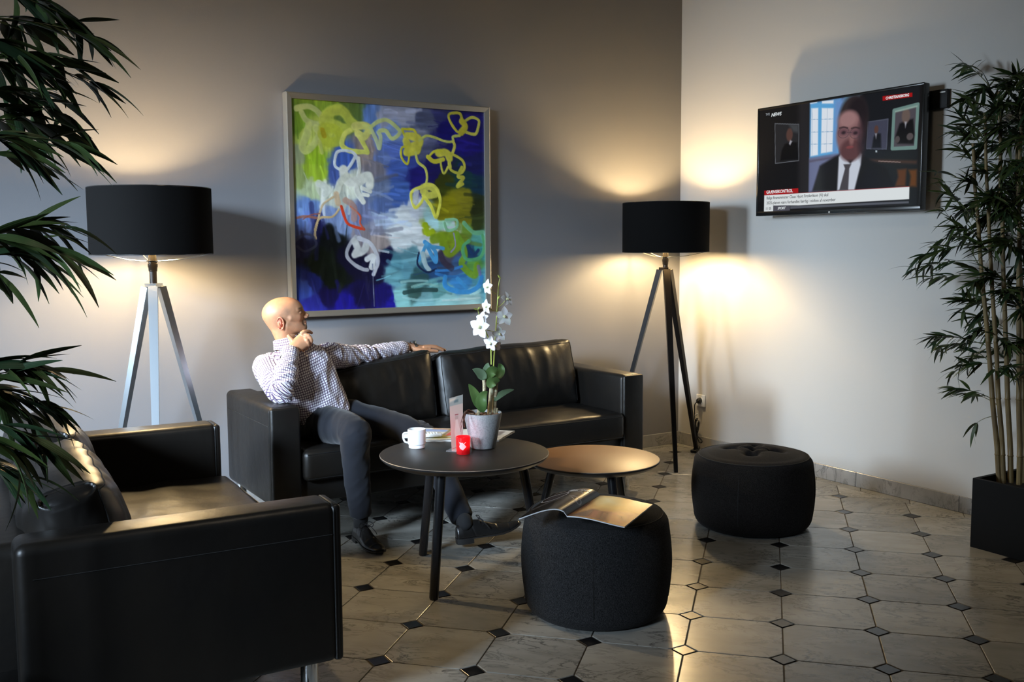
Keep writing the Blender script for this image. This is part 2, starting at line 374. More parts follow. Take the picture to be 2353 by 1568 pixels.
def make_sofa(label, loc, rz, W, D, ncush, seed=0, slump=(0, 0), armD=None, ch=0.42):
    root = empty('leather_sofa', loc, rz, label, 'sofa')
    AW, AH, BZ, SZ = 0.145, 0.655, 0.19, 0.445
    for k in (0, 1):
        x0 = 0 if k == 0 else W-AW
        mb = MB(); add_rbox(mb, x0, x0+AW, 0.012, (armD or D-0.01), BZ, AH, 0.028, seg=6); arm = mb.build('armrest', M['leather'], root)
        # front panel and its piping, seam line below the roll
        mb = MB(); add_rbox(mb, x0+0.003, x0+AW-0.003, 0.0, 0.03, BZ+0.002, AH-0.004, 0.012, seg=3); mb.build('front_panel', M['leather'], arm)
        mb = MB(); r = 0.022
        pts = [(x0+0.004, 0.022, BZ+0.01), (x0+0.004, 0.022, AH-r-0.004)]
        for q in range(7):
            a = PI-q/6*PI/2; pts.append((x0+0.004+r+r*math.cos(a), 0.022, AH-0.004-r+r*math.sin(a)))
        for q in range(7):
            a = PI/2-q/6*PI/2; pts.append((x0+AW-0.004-r+r*math.cos(a), 0.022, AH-0.004-r+r*math.sin(a)))
        pts.append((x0+AW-0.004, 0.022, BZ+0.01)); mb.tube(pts, 0.0032, 6); mb.build('piping', M['piping'], arm)
        xo = x0-0.0004 if k == 0 else x0+AW+0.0004
        mb = MB(); mb.tube([(xo, 0.03, AH-0.088), (xo, (armD or D)-0.04, AH-0.088)], 0.0013, 6); mb.build('seam', M['seam'], arm)
    mb = MB(); add_rbox(mb, AW-0.01, W-AW+0.01, 0.03, D-0.03, BZ, 0.31, 0.012, seg=2); mb.build('base', M['leather'], root)
    mb = MB(); add_rbox(mb, AW-0.01, W-AW+0.01, D-0.20, D, BZ, 0.625, 0.035, seg=4); mb.build('backrest', M['leather'], root)
    # seat cushion : denser, softly crowned
    bm = bmesh.new(); vs, fs = rbox(AW+0.004, W-AW-0.004, -0.022, D-0.2, 0.297, SZ, 0.030, seg=4)
    bv = [bm.verts.new(v) for v in vs]
    for f in fs: bm.faces.new([bv[i] for i in f])
    bmesh.ops.subdivide_edges(bm, edges=[e for e in bm.edges if e.calc_length() > 0.2], cuts=64, use_grid_fill=True)
    for v in bm.verts:
        fx = (v.co.x-AW)/(W-2*AW); fy = (v.co.y+0.02)/(D-0.18)
        if v.co.z > 0.40:
            v.co.z += 0.016*math.sin(PI*min(max(fx, 0), 1))**0.5*math.sin(PI*min(max(fy, 0), 1))**0.6
            v.co.z += 0.009*nz((v.co.x*2.4, v.co.y*7, 0), 1, seed)*math.sin(PI*min(max(fy, 0), 1))
            v.co.z += 0.004*nz((v.co.x*9, v.co.y*5, 2), 1, seed+3)+0.007*(0.3-abs(nz((v.co.x*3.2+v.co.y*2, v.co.y*9-v.co.x*2, 5), 1, seed+13)))*max(0, 1-abs(fy-0.6)*1.6)
        elif v.co.y < 0.0: v.co.y += 0.004*nz((v.co.x*8, 0, v.co.z*2), 1, seed+7)
    me = bpy.data.meshes.new('seat_cushion'); bm.to_mesh(me); bm.free(); me.materials.append(M['leather'])
    seat = link('seat_cushion', me, root, sharp=60)
    mb = MB(); mb.tube([(AW+0.02, -0.0195, SZ-0.018), (W/2, -0.0195, SZ-0.012), (W-AW-0.02, -0.0195, SZ-0.018)], 0.0024, 6, smooth=3)
    mb.tube([(AW+0.02, -0.0195, 0.312), (W-AW-0.02, -0.0195, 0.312)], 0.0024, 6); mb.build('piping', M['piping'], seat)
    cw = (W-2*AW)/ncush
    for k in range(ncush):
        vs, fs = cushion_mesh(cw+0.002, 0.235, ch, wr=wr_back, seed=seed+11*k+2)
        for v in vs: v.z -= slump[k]*(0.5-v.x/cw)*max(0, v.z/ch+0.5)
        mb = MB(); mb.add(vs, fs); o = mb.build('back_cushion', M['leather'], root, sharp=None)
        o.location = (AW+cw*(k+0.5), D-0.292, SZ+0.172-(0.42-ch)/2); o.rotation_euler = (math.radians(-13), 0, 0)
        # seams that follow the surface: round the front panel
        idx, vv, N_, K_ = cushion_mesh.idx; mb = MB(); off = Vector((0, -0.0006, 0))
        ring = [(i, K_-8) for i in range(6, N_-5)]+[(N_-6, j) for j in range(K_-9, 7, -1)]
        ring2 = [(6, j) for j in range(8, K_-7)]
        mb.tube([vv[idx[(0, i, j)]]+off for i, j in ring], 0.0021, 6); mb.tube([vv[idx[(0, i, j)]]+off for i, j in ring2], 0.0021, 6)
        mb.build('piping', M['seam'], o)
    for x in (0.07, W-0.07):
        for y in (0.085, D-0.09):
            mb = MB(); mb.lathe([(0.0, 0.0), (0.023, 0.0), (0.025, 0.003), (0.025, BZ+0.004), (0.0, BZ+0.004)], 28, (x, y, 0), cap=False)
            lg = mb.build('leg', M['chrome'], root); lg['label'] = 'round chrome leg'
    return root
make_sofa('three-seat black leather sofa along the grey back wall, man seated at its left end', (-3.18, -0.874, 0), 0.0, 2.156, 0.80, 2, seed=3, slump=(0.13, 0.030), armD=0.705)
make_sofa('two-seat black leather sofa in the left foreground, seen from its side', (-3.54, -2.59, 0), math.radians(87.4), 1.60, 0.955, 2, seed=21, slump=(0.03, 0.0), armD=0.835, ch=0.375)

# ------------------------------------------------------------------ poufs
def make_pouf(label, loc, R, H, tuft, m, rz, seed):
    root = empty('round_pouf', loc, rz, label, 'pouf')
    seg = 128; prof = []
    rb = 0.055; rtp = 0.060
    prof.append((0.0, 0.004)); prof.append((R*0.6, 0.0))
    for q in range(9): a = -PI/2+q/8*PI/2; prof.append((R-rb-0.012+rb*math.cos(a), rb*1.2+rb*1.2*math.sin(a)))
    for q in range(1, 14): t = q/14; prof.append((R-0.012+0.012*math.sin(PI*t), rb*1.2+(H-rb*1.2-rtp)*t))
    for q in range(9): a = q/8*PI/2; prof.append((R-rtp-0.012+rtp*math.cos(a)*1.0, H-rtp+rtp*0.75*math.sin(a)))
    for q in range(1, 28): t = q/27; r = (R-rtp-0.012)*(1-t); prof.append((max(r, 0.0005), H-rtp*0.25+0.030*(1-(1-t)**2)))
    mb = MB(); mb.lathe(prof, seg, cap=False)
    but = [(0.11*math.cos(a), 0.11*math.sin(a)) for a in (0.5, 0.5+PI/2, 0.5+PI, 0.5+PI*1.5)]+[(0, 0)] if tuft else []
    v2 = []
    for v in mb.v:
        x, y, z = v; r = math.hypot(x, y)
        k = 1+0.006*nz((x*3, y*3, z*3), 1, seed)
        if z > H-rtp*0.5:
            for bx_, by_ in but: z -= 0.042*math.exp(-((x-bx_)**2+(y-by_)**2)/(2*0.021**2))
            for a_, b_ in ([(but[i], but[(i+1) % 4]) for i in range(4)]+[(but[4], but[i]) for i in range(4)] if tuft else []):
                dx, dy = b_[0]-a_[0], b_[1]-a_[1]; t = max(0, min(1, ((x-a_[0])*dx+(y-a_[1])*dy)/(dx*dx+dy*dy)))
                z -= 0.010*math.exp(-((x-a_[0]-t*dx)**2+(y-a_[1]-t*dy)**2)/(2*0.010**2))
        z += 0.003*nz((x*5, y*5, 1), 1, seed)*(1 if z > H*0.5 else 0)
        v2.append((x*k, y*k, z))
    mb.v = v2; body = mb.build('cover', m, root, sharp=None)
    rs = R-rtp-0.012+rtp*math.cos(0.9); zs = H-rtp+rtp*0.75*math.sin(0.9)
    mb = MB(); mb.tube([((rs+0.001)*math.cos(2*PI*k/96), (rs+0.001)*math.sin(2*PI*k/96), zs) for k in range(97)], 0.0022, 5); mb.build('seam', M['seam'], body)
    for k in range(4):
        a = k*PI/2+0.35
        mb = MB(); mb.tube([((R+0.0005-0.012+0.012*math.sin(PI*t/12))*math.cos(a), (R+0.0005-0.012+0.012*math.sin(PI*t/12))*math.sin(a), 0.06+(H-0.13)*t/12) for t in range(13)], 0.0015, 5); mb.build('seam', M['seam'], body)
    for k, (bx_, by_) in enumerate(but):
        z = H-rtp*0.25+0.030-0.042
        mb = MB(); mb.lathe([(0.001, 0.007), (0.008, 0.006), (0.013, 0.002), (0.014, -0.004)], 16, (bx_, by_, z), cap=False); mb.build('button', m, root)
    return root
make_pouf('charcoal wool round pouf in front with an open magazine on top', (-2.385, -2.245, 0), 0.283, 0.405, False, M['pouf'], 0.55, 2)
make_pouf('black round pouf with a buttoned top near the white wall', (-1.055, -1.745, 0), 0.297, 0.375, True, M['pouf_dark'], 0.2, 6)

cfr = lambda deg: math.atan2((rt0*math.cos(math.radians(deg))+Vector((fw.x, fw.y, 0)).normalized()*math.sin(math.radians(deg))).y,
                             (rt0*math.cos(math.radians(deg))+Vector((fw.x, fw.y, 0)).normalized()*math.sin(math.radians(deg))).x)
# ------------------------------------------------------------------ coffee tables
def make_table(label, c, R, Hh, feet_a, rf, mtop):
    root = empty('coffee_table', (c[0], c[1], 0), 0, label, 'coffee table')
    mb = MB(); mb.lathe([(0.001, Hh), (R-0.004, Hh), (R-0.0015, Hh-0.001)], 128, cap=False); top = mb.build('table_top', mtop, root)
    mb = MB(); mb.lathe([(R-0.0015, Hh-0.001), (R, Hh-0.003)], 128, cap=False, mi=0)
    mb.build('edge_lip', M['table_rim'], root)
    mb = MB(); mb.lathe([(R, Hh-0.003), (R-0.0006, Hh-0.009), (R-0.014, Hh-0.022), (R-0.034, Hh-0.031), (0.001, Hh-0.031)], 128, cap=False)
    mb.build('table_edge', M['table_edge'], root)
    for a in feet_a:
        d = Vector((math.cos(a), math.sin(a), 0)); f_ = d*rf; t_ = d*(rf-0.085)
        mb = MB(); mb.tube([f_+Vector((0, 0, 0.0)), f_+Vector((0, 0, 0.006)), t_+Vector((0, 0, Hh-0.031))], [0.016, 0.0185, 0.0205], 20); mb.build('leg', M['leg_black'], root)
    return root
tc1 = (-2.60, -1.62); T1H = 0.52
make_table('black round coffee table with three splayed legs, holding the orchid', tc1, 0.352, T1H, [math.radians(a) for a in (218, 97, -22)], 0.325, M['table_black'])
tl = atZ(1222, 1056, 0.40); tr = atZ(1514, 1052, 0.40)
tc2 = ((tl.x+tr.x)/2+0.0, (tl.y+tr.y)/2+0.015)
make_table('brown-topped round coffee table, lower, tucked beside the black one', tc2, 0.303, 0.40, [cfr(a) for a in (170, 290, 50)], 0.27, M['table_brown'])

# ------------------------------------------------------------------ floor lamps
def make_lamp(label, loc, feet, steel, plate_z, bot, top, bulb_z):  # steel picks the lit leg colour, otherwise the unlit one
    root = empty('tripod_floor_lamp', (loc[0], loc[1], 0), 0, label, 'floor lamp')
    R = 0.27; seg = 96
    mb = MB()
    mb.rings([[(r*math.cos(2*PI*k/seg), r*math.sin(2*PI*k/seg), z) for k in range(seg)] for r, z in ((R-0.003, bot), (R, bot), (R, top), (R-0.003, top))], 0, cap=False)
    mb.rings([[(r*math.cos(2*PI*k/seg), r*math.sin(2*PI*k/seg), z) for k in range(seg)] for r, z in ((R-0.003, top), (R-0.003, bot))], 1, cap=False)
    mb.build('lamp_shade', [M['shade'], M['shade_in']], root)
    for zz in (bot+0.002, top-0.002):
        mb = MB(); mb.tube([((R-0.002)*math.cos(2*PI*k/72), (R-0.002)*math.sin(2*PI*k/72), zz) for k in range(73)], 0.0028, 6); mb.build('shade_ring', M['black_plastic'], root)
    # spider arms
    sz = bot-0.030
    mb = MB()
    for k in range(3):
        a = 2*PI*k/3+math.radians(-32)
        mb.tube([(0.018*math.cos(a), 0.018*math.sin(a), sz), (R*0.5*math.cos(a), R*0.5*math.sin(a), sz+0.008), ((R-0.004)*math.cos(a), (R-0.004)*math.sin(a), bot+0.003)], 0.0022, 6, smooth=1)
    mb.lathe([(0.024, sz-0.002), (0.024, sz+0.002)], 24); mb.build('shade_holder', M['chrome'], root)
    mb = MB(); mb.lathe([(0.012, sz-0.052), (0.019, sz-0.046), (0.020, sz-0.030), (0.022, sz-0.026), (0.022, sz-0.012), (0.019, sz-0.010), (0.019, sz+0.004), (0.016, sz+0.03)], 28)
    mb.build('bulb_socket', M['dark_metal'], root)
    mb = MB(); mb.lathe([(0.016, sz-0.046), (0.0165, plate_z)], 24); mb.build('stem', M['dark_metal'], root)
    mb = MB(); pr_ = [(0.010, sz+0.03), (0.014, sz+0.045), (0.027, bulb_z-0.005), (0.030, bulb_z+0.015), (0.026, bulb_z+0.035), (0.014, bulb_z+0.048), (0.001, bulb_z+0.052)]
    mb.lathe(pr_, 24); bl = mb.build('light_bulb', M['bulb'], root); bl['label'] = 'glowing warm bulb'
    # plate : rounded triangle
    fa = feet
    mb = MB(); cr = 0.062; tri = [Vector((cr*math.cos(a), cr*math.sin(a))) for a in fa]
    poly = []
    for i in range(3):
        p = tri[i]; q0 = tri[(i-1) % 3]; q1 = tri[(i+1) % 3]
        poly += [p+(q0-p).normalized()*0.028, p+(q1-p).normalized()*0.028]
    mb.rings([[(p.x, p.y, z) for p in poly] for z in (plate_z-0.016, plate_z)]); mb.build('top_plate', M['steel_leg_lit'] if steel else M['dark_metal'], root, flat=True)
    for a in fa:
        d = Vector((math.cos(a), math.sin(a), 0)); s_ = Vector((-math.sin(a), math.cos(a), 0))
        rf = FOOT
        t0 = d*0.036+Vector((0, 0, plate_z-0.016)); t1 = d*rf
        ax = (t1-t0).normalized(); nn = s_.cross(ax).normalized()
        mb = MB(); R_ = []
        for t, wd, th in ((0, 0.021, 0.016), (1, 0.0115, 0.0085)):
            c = t0.lerp(t1, t); R_.append([c+s_*wd*q[0]+nn*th*q[1] for q in ((1, 1), (-1, 1), (-1, -1), (1, -1))])
        for p in R_[1]: p.z = max(p.z, 0.0)
        mb.rings(R_); lg = mb.build('leg', M['steel_leg_lit'] if steel else M['dark_metal'], root, flat=True)
    return root
M['bulb'] = mat('bulb_glass', (1, 0.9, 0.7), 0.3, emit=BULB_COL, estr=BULB_STRENGTH)
FOOT = 0.33
make_lamp('tripod floor lamp with steel legs coloured as window-lit and black drum shade, left of the painting', (-3.562, -0.42), [cfr(a) for a in (165, 285, 45)], True, 1.213, 1.345, 1.648, 1.462)
FOOT = 0.362
make_lamp('tripod floor lamp with legs coloured as unlit and black drum shade, in the wall corner', (-0.448, -0.374), [math.radians(a) for a in (241, 13, 126)], False, 1.232, 1.325, 1.635, 1.455)

# ------------------------------------------------------------------ painted surfaces (colour held on a fine mesh)
def homog(src):   # unit square corners TL,TR,BR,BL -> src; returns function src point -> (u, v) with v down
    A = []; B = []
    for (u, v), (x, y) in zip(((0, 0), (1, 0), (1, 1), (0, 1)), src):
        A += [[x, y, 1, 0, 0, 0, -u*x, -u*y], [0, 0, 0, x, y, 1, -v*x, -v*y]]; B += [u, v]
    h_ = np.linalg.solve(np.array(A, float), np.array(B, float))
    def f(P):
        P = np.atleast_2d(np.asarray(P, float)); wq = h_[6]*P[:, 0]+h_[7]*P[:, 1]+1
        return np.c_[(h_[0]*P[:, 0]+h_[1]*P[:, 1]+h_[2])/wq, (h_[3]*P[:, 0]+h_[4]*P[:, 1]+h_[5])/wq]
    return f
def vnoise(X, Y, f, seed):
    rng = np.random.RandomState(seed); n = 96; T = rng.rand(n, n)
    x = X*f; y = Y*f; xi = np.floor(x).astype(int); yi = np.floor(y).astype(int); fx = x-xi; fy = y-yi
    fx = fx*fx*(3-2*fx); fy = fy*fy*(3-2*fy); g = lambda a, b: T[a % n, b % n]
    return (g(xi, yi)*(1-fx)+g(xi+1, yi)*fx)*(1-fy)+(g(xi, yi+1)*(1-fx)+g(xi+1, yi+1)*fx)*fy
def fbm(X, Y, f, seed): return sum(vnoise(X, Y, f*2**k, seed+k)*0.5**k for k in range(4))/1.875
class Canvas:
    def __init__(s, nx, ny, W, H):
        s.nx, s.ny, s.W, s.H = nx, ny, W, H
        u = np.linspace(0, 1, nx); v = np.linspace(0, 1, ny); s.U, s.V = np.meshgrid(u, v); s.X = s.U*W; s.Y = s.V*H
        s.c = np.zeros((ny, nx, 3)); s.relief = np.zeros((ny, nx))
    def blend(s, m, col): s.c = s.c*(1-m[..., None])+np.asarray(col, float)/255.0*m[..., None]
    def stroke(s, pts, wd, col, soft=0.35, op=1.0, rough=0.25, seed=0, relief=0.0, vary=0.12, straight=False):
        pts = np.asarray(pts, float); d = np.full(s.U.shape, 9.0)
        # catmull-rom resample
        P = []
        for i in range(len(pts)-1):
            p0, p1, p2, p3 = pts[max(i-1, 0)], pts[i], pts[i+1], pts[min(i+2, len(pts)-1)]
            for t in np.linspace(0, 1, 6, endpoint=False):
                P.append(0.5*((2*p1)+(-p0+p2)*t+(2*p0-5*p1+4*p2-p3)*t*t+(-p0+3*p1-3*p2+p3)*t**3))
        P.append(pts[-1]); P = (pts if straight else np.array(P))*[s.W, s.H]
        x0, y0 = P.min(0)-wd*2; x1, y1 = P.max(0)+wd*2
        ii = np.where((s.X >= x0) & (s.X <= x1) & (s.Y >= y0) & (s.Y <= y1))
        if len(ii[0]) == 0: return
        X = s.X[ii]; Y = s.Y[ii]; d = np.full(X.shape, 9.0)
        for a, b in zip(P[:-1], P[1:]):
            ab = b-a; L2 = max(ab@ab, 1e-12); t = np.clip(((X-a[0])*ab[0]+(Y-a[1])*ab[1])/L2, 0, 1)
            d = np.minimum(d, np.hypot(X-a[0]-t*ab[0], Y-a[1]-t*ab[1]))
        n = fbm(X/s.W, Y/s.W, 26, seed+int(wd*1e4))
        ww = wd/2*(1+rough*(n-0.5)*2)
        m = np.clip((ww-d)/(wd*soft*0.5)+0.5, 0, 1)*op
        tone = 1+vary*(fbm(X/s.W, Y/s.W, 40, seed+3)-0.5)*2
        c = np.asarray(col, float)/255.0
        s.c[ii] = s.c[ii]*(1-m[:, None])+np.clip(c[None]*tone[:, None], 0, 1)*m[:, None]
        s.relief[ii] = np.maximum(s.relief[ii], relief*m)
    def poly(s, pts, col, soft=0.0015, op=1.0):
        P = np.asarray(pts, float)*[s.W, s.H]; X, Y = s.X, s.Y; ins = np.zeros(X.shape, bool); d = np.full(X.shape, 9.0)
        for i in range(len(P)):
            a, b = P[i], P[(i+1) % len(P)]
            cnd = ((a[1] > Y) != (b[1] > Y)); dy = (b[1]-a[1]) if abs(b[1]-a[1]) > 1e-12 else 1e-12
            ins ^= cnd & (X < (b[0]-a[0])*(Y-a[1])/dy+a[0])
            ab = b-a; L2 = max(ab@ab, 1e-12); t = np.clip(((X-a[0])*ab[0]+(Y-a[1])*ab[1])/L2, 0, 1)
            d = np.minimum(d, np.hypot(X-a[0]-t*ab[0], Y-a[1]-t*ab[1]))
        sd = np.where(ins, d, -d); s.blend(np.clip(sd/max(soft, 1e-5)*0.5+0.5, 0, 1)*op, col)
    def ell(s, c, r, col, soft=0.3, op=1.0, rot=0):
        x = s.X-c[0]*s.W; y = s.Y-c[1]*s.H; cr, sr = math.cos(rot), math.sin(rot); xr = x*cr+y*sr; yr = -x*sr+y*cr
        q = np.sqrt((xr/(r[0]*s.W))**2+(yr/(r[1]*s.H))**2); s.blend(np.clip((1-q)/soft+0.5, 0, 1)*op, col)
    def mesh(s, name, material, parent, fn, gain=1.0):
        """fn(u, v, relief) -> 3D arrays"""
        x, y, z = fn(s.U, s.V, s.relief); vs = np.stack([x, y, z], -1).reshape(-1, 3)
        idx = np.arange(s.nx*s.ny).reshape(s.ny, s.nx)
        f = np.stack([idx[:-1, :-1], idx[1:, :-1], idx[1:, 1:], idx[:-1, 1:]], -1).reshape(-1, 4)
        me = bpy.data.meshes.new(name); me.vertices.add(len(vs)); me.vertices.foreach_set('co', vs.ravel())
        me.loops.add(f.size); me.loops.foreach_set('vertex_index', f.ravel().astype(np.int32))
        me.polygons.add(len(f)); me.polygons.foreach_set('loop_start', np.arange(0, f.size, 4, dtype=np.int32))
        me.update(calc_edges=True); me.validate()
        color_attr(me, s2l(np.clip(s.c, 0, 1)).reshape(-1, 3)*gain); me.materials.append(material)
        return link(name, me, parent, sharp=None)

# ---- the painting
def painting():
    px0, px1, pz0, pz1 = -2.778, -1.536, 0.997, 2.188
    FW, FD = 0.032, 0.055; yb = -0.004
    root = empty('framed_painting', ((px0+px1)/2, yb, pz0), 0, 'large abstract painting in a brushed metal frame above the sofa', 'painting')
    ox = (px0+px1)/2
    x0, x1, z0, z1 = px0-ox, px1-ox, 0.0, pz1-pz0
    # mitred rails with a slim front lip and deep outer side
    def rail(a, b, ia, ib):
        mb = MB()
        prof = lambda o, i: [(o[0], 0, o[1]), (o[0], -FD, o[1]), (o[0]+(i[0]-o[0])*0.16, -FD-0.002, o[1]+(i[1]-o[1])*0.16), (i[0], -FD+0.006, i[1]), (i[0], -0.01, i[1])]
        mb.rings([prof(a, ia), prof(b, ib)]); mb.build('frame_rail', M['frame_metal'], root, flat=True)
    O = [(x0, z0), (x1, z0), (x1, z1), (x0, z1)]; Iq = [(x0+FW, z0+FW), (x1-FW, z0+FW), (x1-FW, z1-FW), (x0+FW, z1-FW)]
    for k in range(4): rail(O[k], O[(k+1) % 4], Iq[k], Iq[(k+1) % 4])
    W = x1-x0-2*FW+0.004; H = z1-z0-2*FW+0.004
    cv = Canvas(330, 330, 1.0, H/W)
    H_ = homog([(90, 97), (1340, 165), (1335, 1440), (90, 1505)])
    seeds = [(150,120,(105,135,45)),(350,130,(135,165,55)),(480,170,(100,125,60)),(620,190,(105,140,205)),(700,190,(165,170,195)),(850,200,(170,175,200)),(960,200,(85,92,125)),(1050,190,(55,58,115)),(1200,180,(25,20,92)),(1310,240,(24,18,100)),
    (130,250,(115,150,45)),(300,350,(190,200,80)),(200,320,(180,195,90)),(240,450,(155,190,45)),(240,560,(165,195,55)),(110,450,(150,160,120)),(110,620,(150,165,100)),(260,690,(215,220,195)),(180,720,(190,205,160)),(450,620,(222,225,205)),(330,780,(200,205,190)),
    (420,480,(70,100,180)),(360,560,(75,95,160)),(600,440,(150,135,130)),(640,540,(125,120,130)),(700,480,(105,125,180)),(780,540,(72,98,175)),(650,700,(112,126,158)),(780,740,(70,100,170)),(700,800,(90,110,160)),(750,310,(140,165,220)),(760,400,(95,120,200)),(900,310,(135,140,165)),(950,420,(88,92,125)),(860,480,(60,75,150)),
    (1000,470,(32,30,90)),(900,600,(35,30,112)),(1010,600,(30,25,90)),(1100,280,(24,20,110)),(1250,380,(28,20,118)),(1290,520,(26,28,90)),(1220,600,(22,58,62)),(1300,650,(20,50,70)),(1060,650,(60,66,18)),(1150,780,(140,132,20)),(1200,760,(135,128,30)),(1090,830,(135,128,18)),(1200,840,(120,115,25)),(1295,790,(42,48,18)),(1290,890,(50,60,25)),
    (160,800,(110,140,195)),(130,900,(110,138,205)),(330,880,(130,150,195)),(180,965,(112,130,195)),(420,930,(135,155,195)),(560,880,(118,125,160)),(620,960,(150,150,168)),(700,870,(165,178,200)),(830,870,(218,222,222)),(900,960,(222,226,226)),(780,1020,(215,220,220)),(960,1030,(205,212,212)),(640,1040,(165,150,145)),(560,1000,(150,140,145)),(870,820,(205,210,218)),
    (1010,880,(170,210,210)),(1090,890,(150,195,170)),(1120,930,(195,205,205)),(1200,930,(112,142,50)),(1080,1000,(125,142,28)),(1170,1000,(120,140,40)),(1310,960,(95,165,150)),(1310,1060,(60,140,135)),(1240,1090,(32,62,95)),(970,940,(150,160,45)),
    (250,960,(30,30,75)),(150,1060,(42,42,72)),(350,1010,(18,22,22)),(240,1160,(22,28,18)),(450,1170,(20,18,42)),(330,1260,(18,24,16)),(600,1260,(22,20,48)),(690,1130,(20,18,52)),(130,1330,(55,80,180)),(190,1290,(30,38,110)),(300,1400,(22,18,70)),(500,1400,(22,18,60)),(650,1400,(25,20,90)),(400,1460,(30,25,135)),(190,1460,(40,45,150)),(700,1440,(28,24,130)),
    (740,1160,(75,125,138)),(850,1130,(92,138,148)),(720,1260,(105,160,170)),(820,1210,(95,150,165)),(770,1410,(130,185,185)),(900,1290,(48,82,85)),(880,1350,(60,92,88)),(1020,1350,(92,145,145)),(1080,1410,(140,188,188)),(1240,1400,(145,185,185)),(1310,1290,(85,155,172)),(1000,1230,(38,72,115)),(1150,1190,(60,92,135)),(1060,1130,(72,70,90)),(1240,1190,(92,145,65)),(1180,1290,(62,135,195)),(940,1420,(120,170,175))]
    S = H_([(a, b) for a, b, _ in seeds]); cols = np.array([c for *_, c in seeds], float)
    U, V = cv.U, cv.V
    wx = (fbm(U, V, 5, 1)-0.5)*0.085+(fbm(U, V*0.5, 30, 4)-0.5)*0.05; wy = (fbm(U, V, 6, 2)-0.5)*0.075+(fbm(U*0.4, V, 34, 8)-0.5)*0.035
    acc = np.zeros(U.shape+(3,)); ws = np.zeros(U.shape)
    for (su, sv), c in zip(S, cols):
        d2 = (U+wx-su)**2+(V+wy-sv)**2; q = 1/(d2+2e-4)**4.0; acc += q[..., None]*c; ws += q
    cv.c = acc/ws[..., None]/255
    # brush texture : streaks, mostly vertical on the left, horizontal bottom right
    st = fbm(U*6, V*0.7, 14, 21)*(U < 0.45)+fbm(U*0.9, V*5, 12, 22)*(U >= 0.45)
    cv.c = np.clip(cv.c*(0.80+0.42*st[..., None]), 0, 1)
    K = 1/1250.0
    def S_(pts, wpx, col, **k): cv.stroke(H_(pts), wpx*K, col, relief=0.0012, **k)
    Yl = (222,228,130); Yb = (215,208,60); Wt = (228,228,215)
    for k in range(150):   # dry streaks of nearby tones
        rng = random.Random(k); x = rng.uniform(110, 1320); y = rng.uniform(130, 1430); a = rng.uniform(-0.4, 0.4) if x > 600 else rng.uniform(1.2, 1.9)
        L_ = rng.uniform(25, 110); i = int(np.argmin([(x-s0)**2+(y-s1)**2 for s0, s1, _ in seeds])); c = np.clip(np.array(seeds[i][2])*rng.uniform(0.75, 1.35)+8, 0, 255)
        S_([(x-L_*math.cos(a), y-L_*math.sin(a)), (x, y+rng.uniform(-10, 10)), (x+L_*math.cos(a), y+L_*math.sin(a))], rng.uniform(5, 26), c, soft=0.9, op=0.6, rough=0.6, seed=k)
    S_([(130,165),(200,150),(260,180),(300,250),(250,262),(190,240),(160,190)], 34, (190,200,130), op=0.85)
    S_([(300,240),(330,190),(400,165),(440,190),(470,240),(500,270),(430,290),(350,260),(300,240)], 62, (200,210,85), op=0.9)
    S_([(205,270),(190,330),(160,400),(180,440),(230,400),(270,330),(250,290)], 40, (205,215,130), op=0.85)
    S_([(300,290),(380,300),(400,360),(330,380),(290,330)], 60, (190,200,60), op=0.75)
    S_([(290,300),(300,340)], 30, (185,170,40)); S_([(270,380),(285,450)], 22, (200,210,110), op=0.8)
    S_([(470,300),(430,330),(415,400),(470,435),(560,440),(575,435),(545,370),(510,310)], 30, (222,225,110))
    S_([(500,275),(560,270),(590,290),(560,340),(520,320)], 46, (225,225,125)); S_([(560,270),(600,280),(600,310)], 24, Yl)
    S_([(600,280),(650,240),(710,230),(770,275),(790,310),(740,350),(700,300),(660,300)], 24, (215,225,140), op=0.9)
    S_([(610,300),(640,370),(655,415),(665,340),(650,310)], 22, (210,222,160), op=0.85)
    S_([(805,285),(880,290),(890,330),(830,335),(805,290)], 16, Yb); S_([(840,330),(900,340),(915,380),(850,400),(830,360)], 50, (215,208,80))
    S_([(850,400),(830,440),(900,430),(910,380)], 40, (212,205,75)); S_([(835,400),(800,410),(798,470),(835,515),(850,450)], 14, Yb)
    S_([(890,440),(905,500),(950,540),(962,600),(952,650)], 17, (210,210,100))
    S_([(915,360),(960,328),(1010,335),(1080,360),(1135,360),(1135,330),(1180,322)], 16, (205,208,105))
    S_([(1195,210),(1180,175),(1120,178),(1110,205),(1135,260),(1170,300),(1210,300)], 17, (208,200,70))
    S_([(1210,230),(1260,200),(1305,220),(1300,270),(1280,310),(1225,300)], 18, (208,205,90)); S_([(1195,225),(1215,260),(1190,300)], 42, (205,195,60))
    S_([(1135,360),(1145,390),(1130,440),(1110,480),(1115,530)], 19, (215,208,90)); S_([(1040,440),(1090,435),(1110,470)], 50, (212,205,75))
    S_([(975,465),(1010,430),(1060,425)], 15, Yb); S_([(970,465),(1010,495),(1070,480)], 26, (210,200,60)); S_([(1050,480),(1060,550),(1075,572),(1100,530)], 15, (210,205,80))
    S_([(1120,440),(1190,480),(1208,530),(1180,570),(1120,550),(1105,500)], 17, (205,198,75)); S_([(1190,530),(1165,590),(1200,600),(1160,655),(1195,640)], 22, (195,190,70))
    S_([(940,660),(870,690),(855,730),(880,800),(925,760),(945,690)], 20, (228,222,90)); S_([(945,650),(1010,660),(1045,740),(1035,810),(1015,865),(985,790),(935,720)], 21, (230,224,85))
    S_([(940,670),(980,660),(1020,700),(970,720),(935,690)], 48, (225,220,90), op=0.9); S_([(890,700),(880,760)], 40, (205,208,205), op=0.8)
    S_([(520,540),(510,480),(470,438),(390,440),(365,500),(375,545),(440,560),(500,470)], 18, (215,222,225)); S_([(520,480),(525,540),(515,600)], 20, Wt)
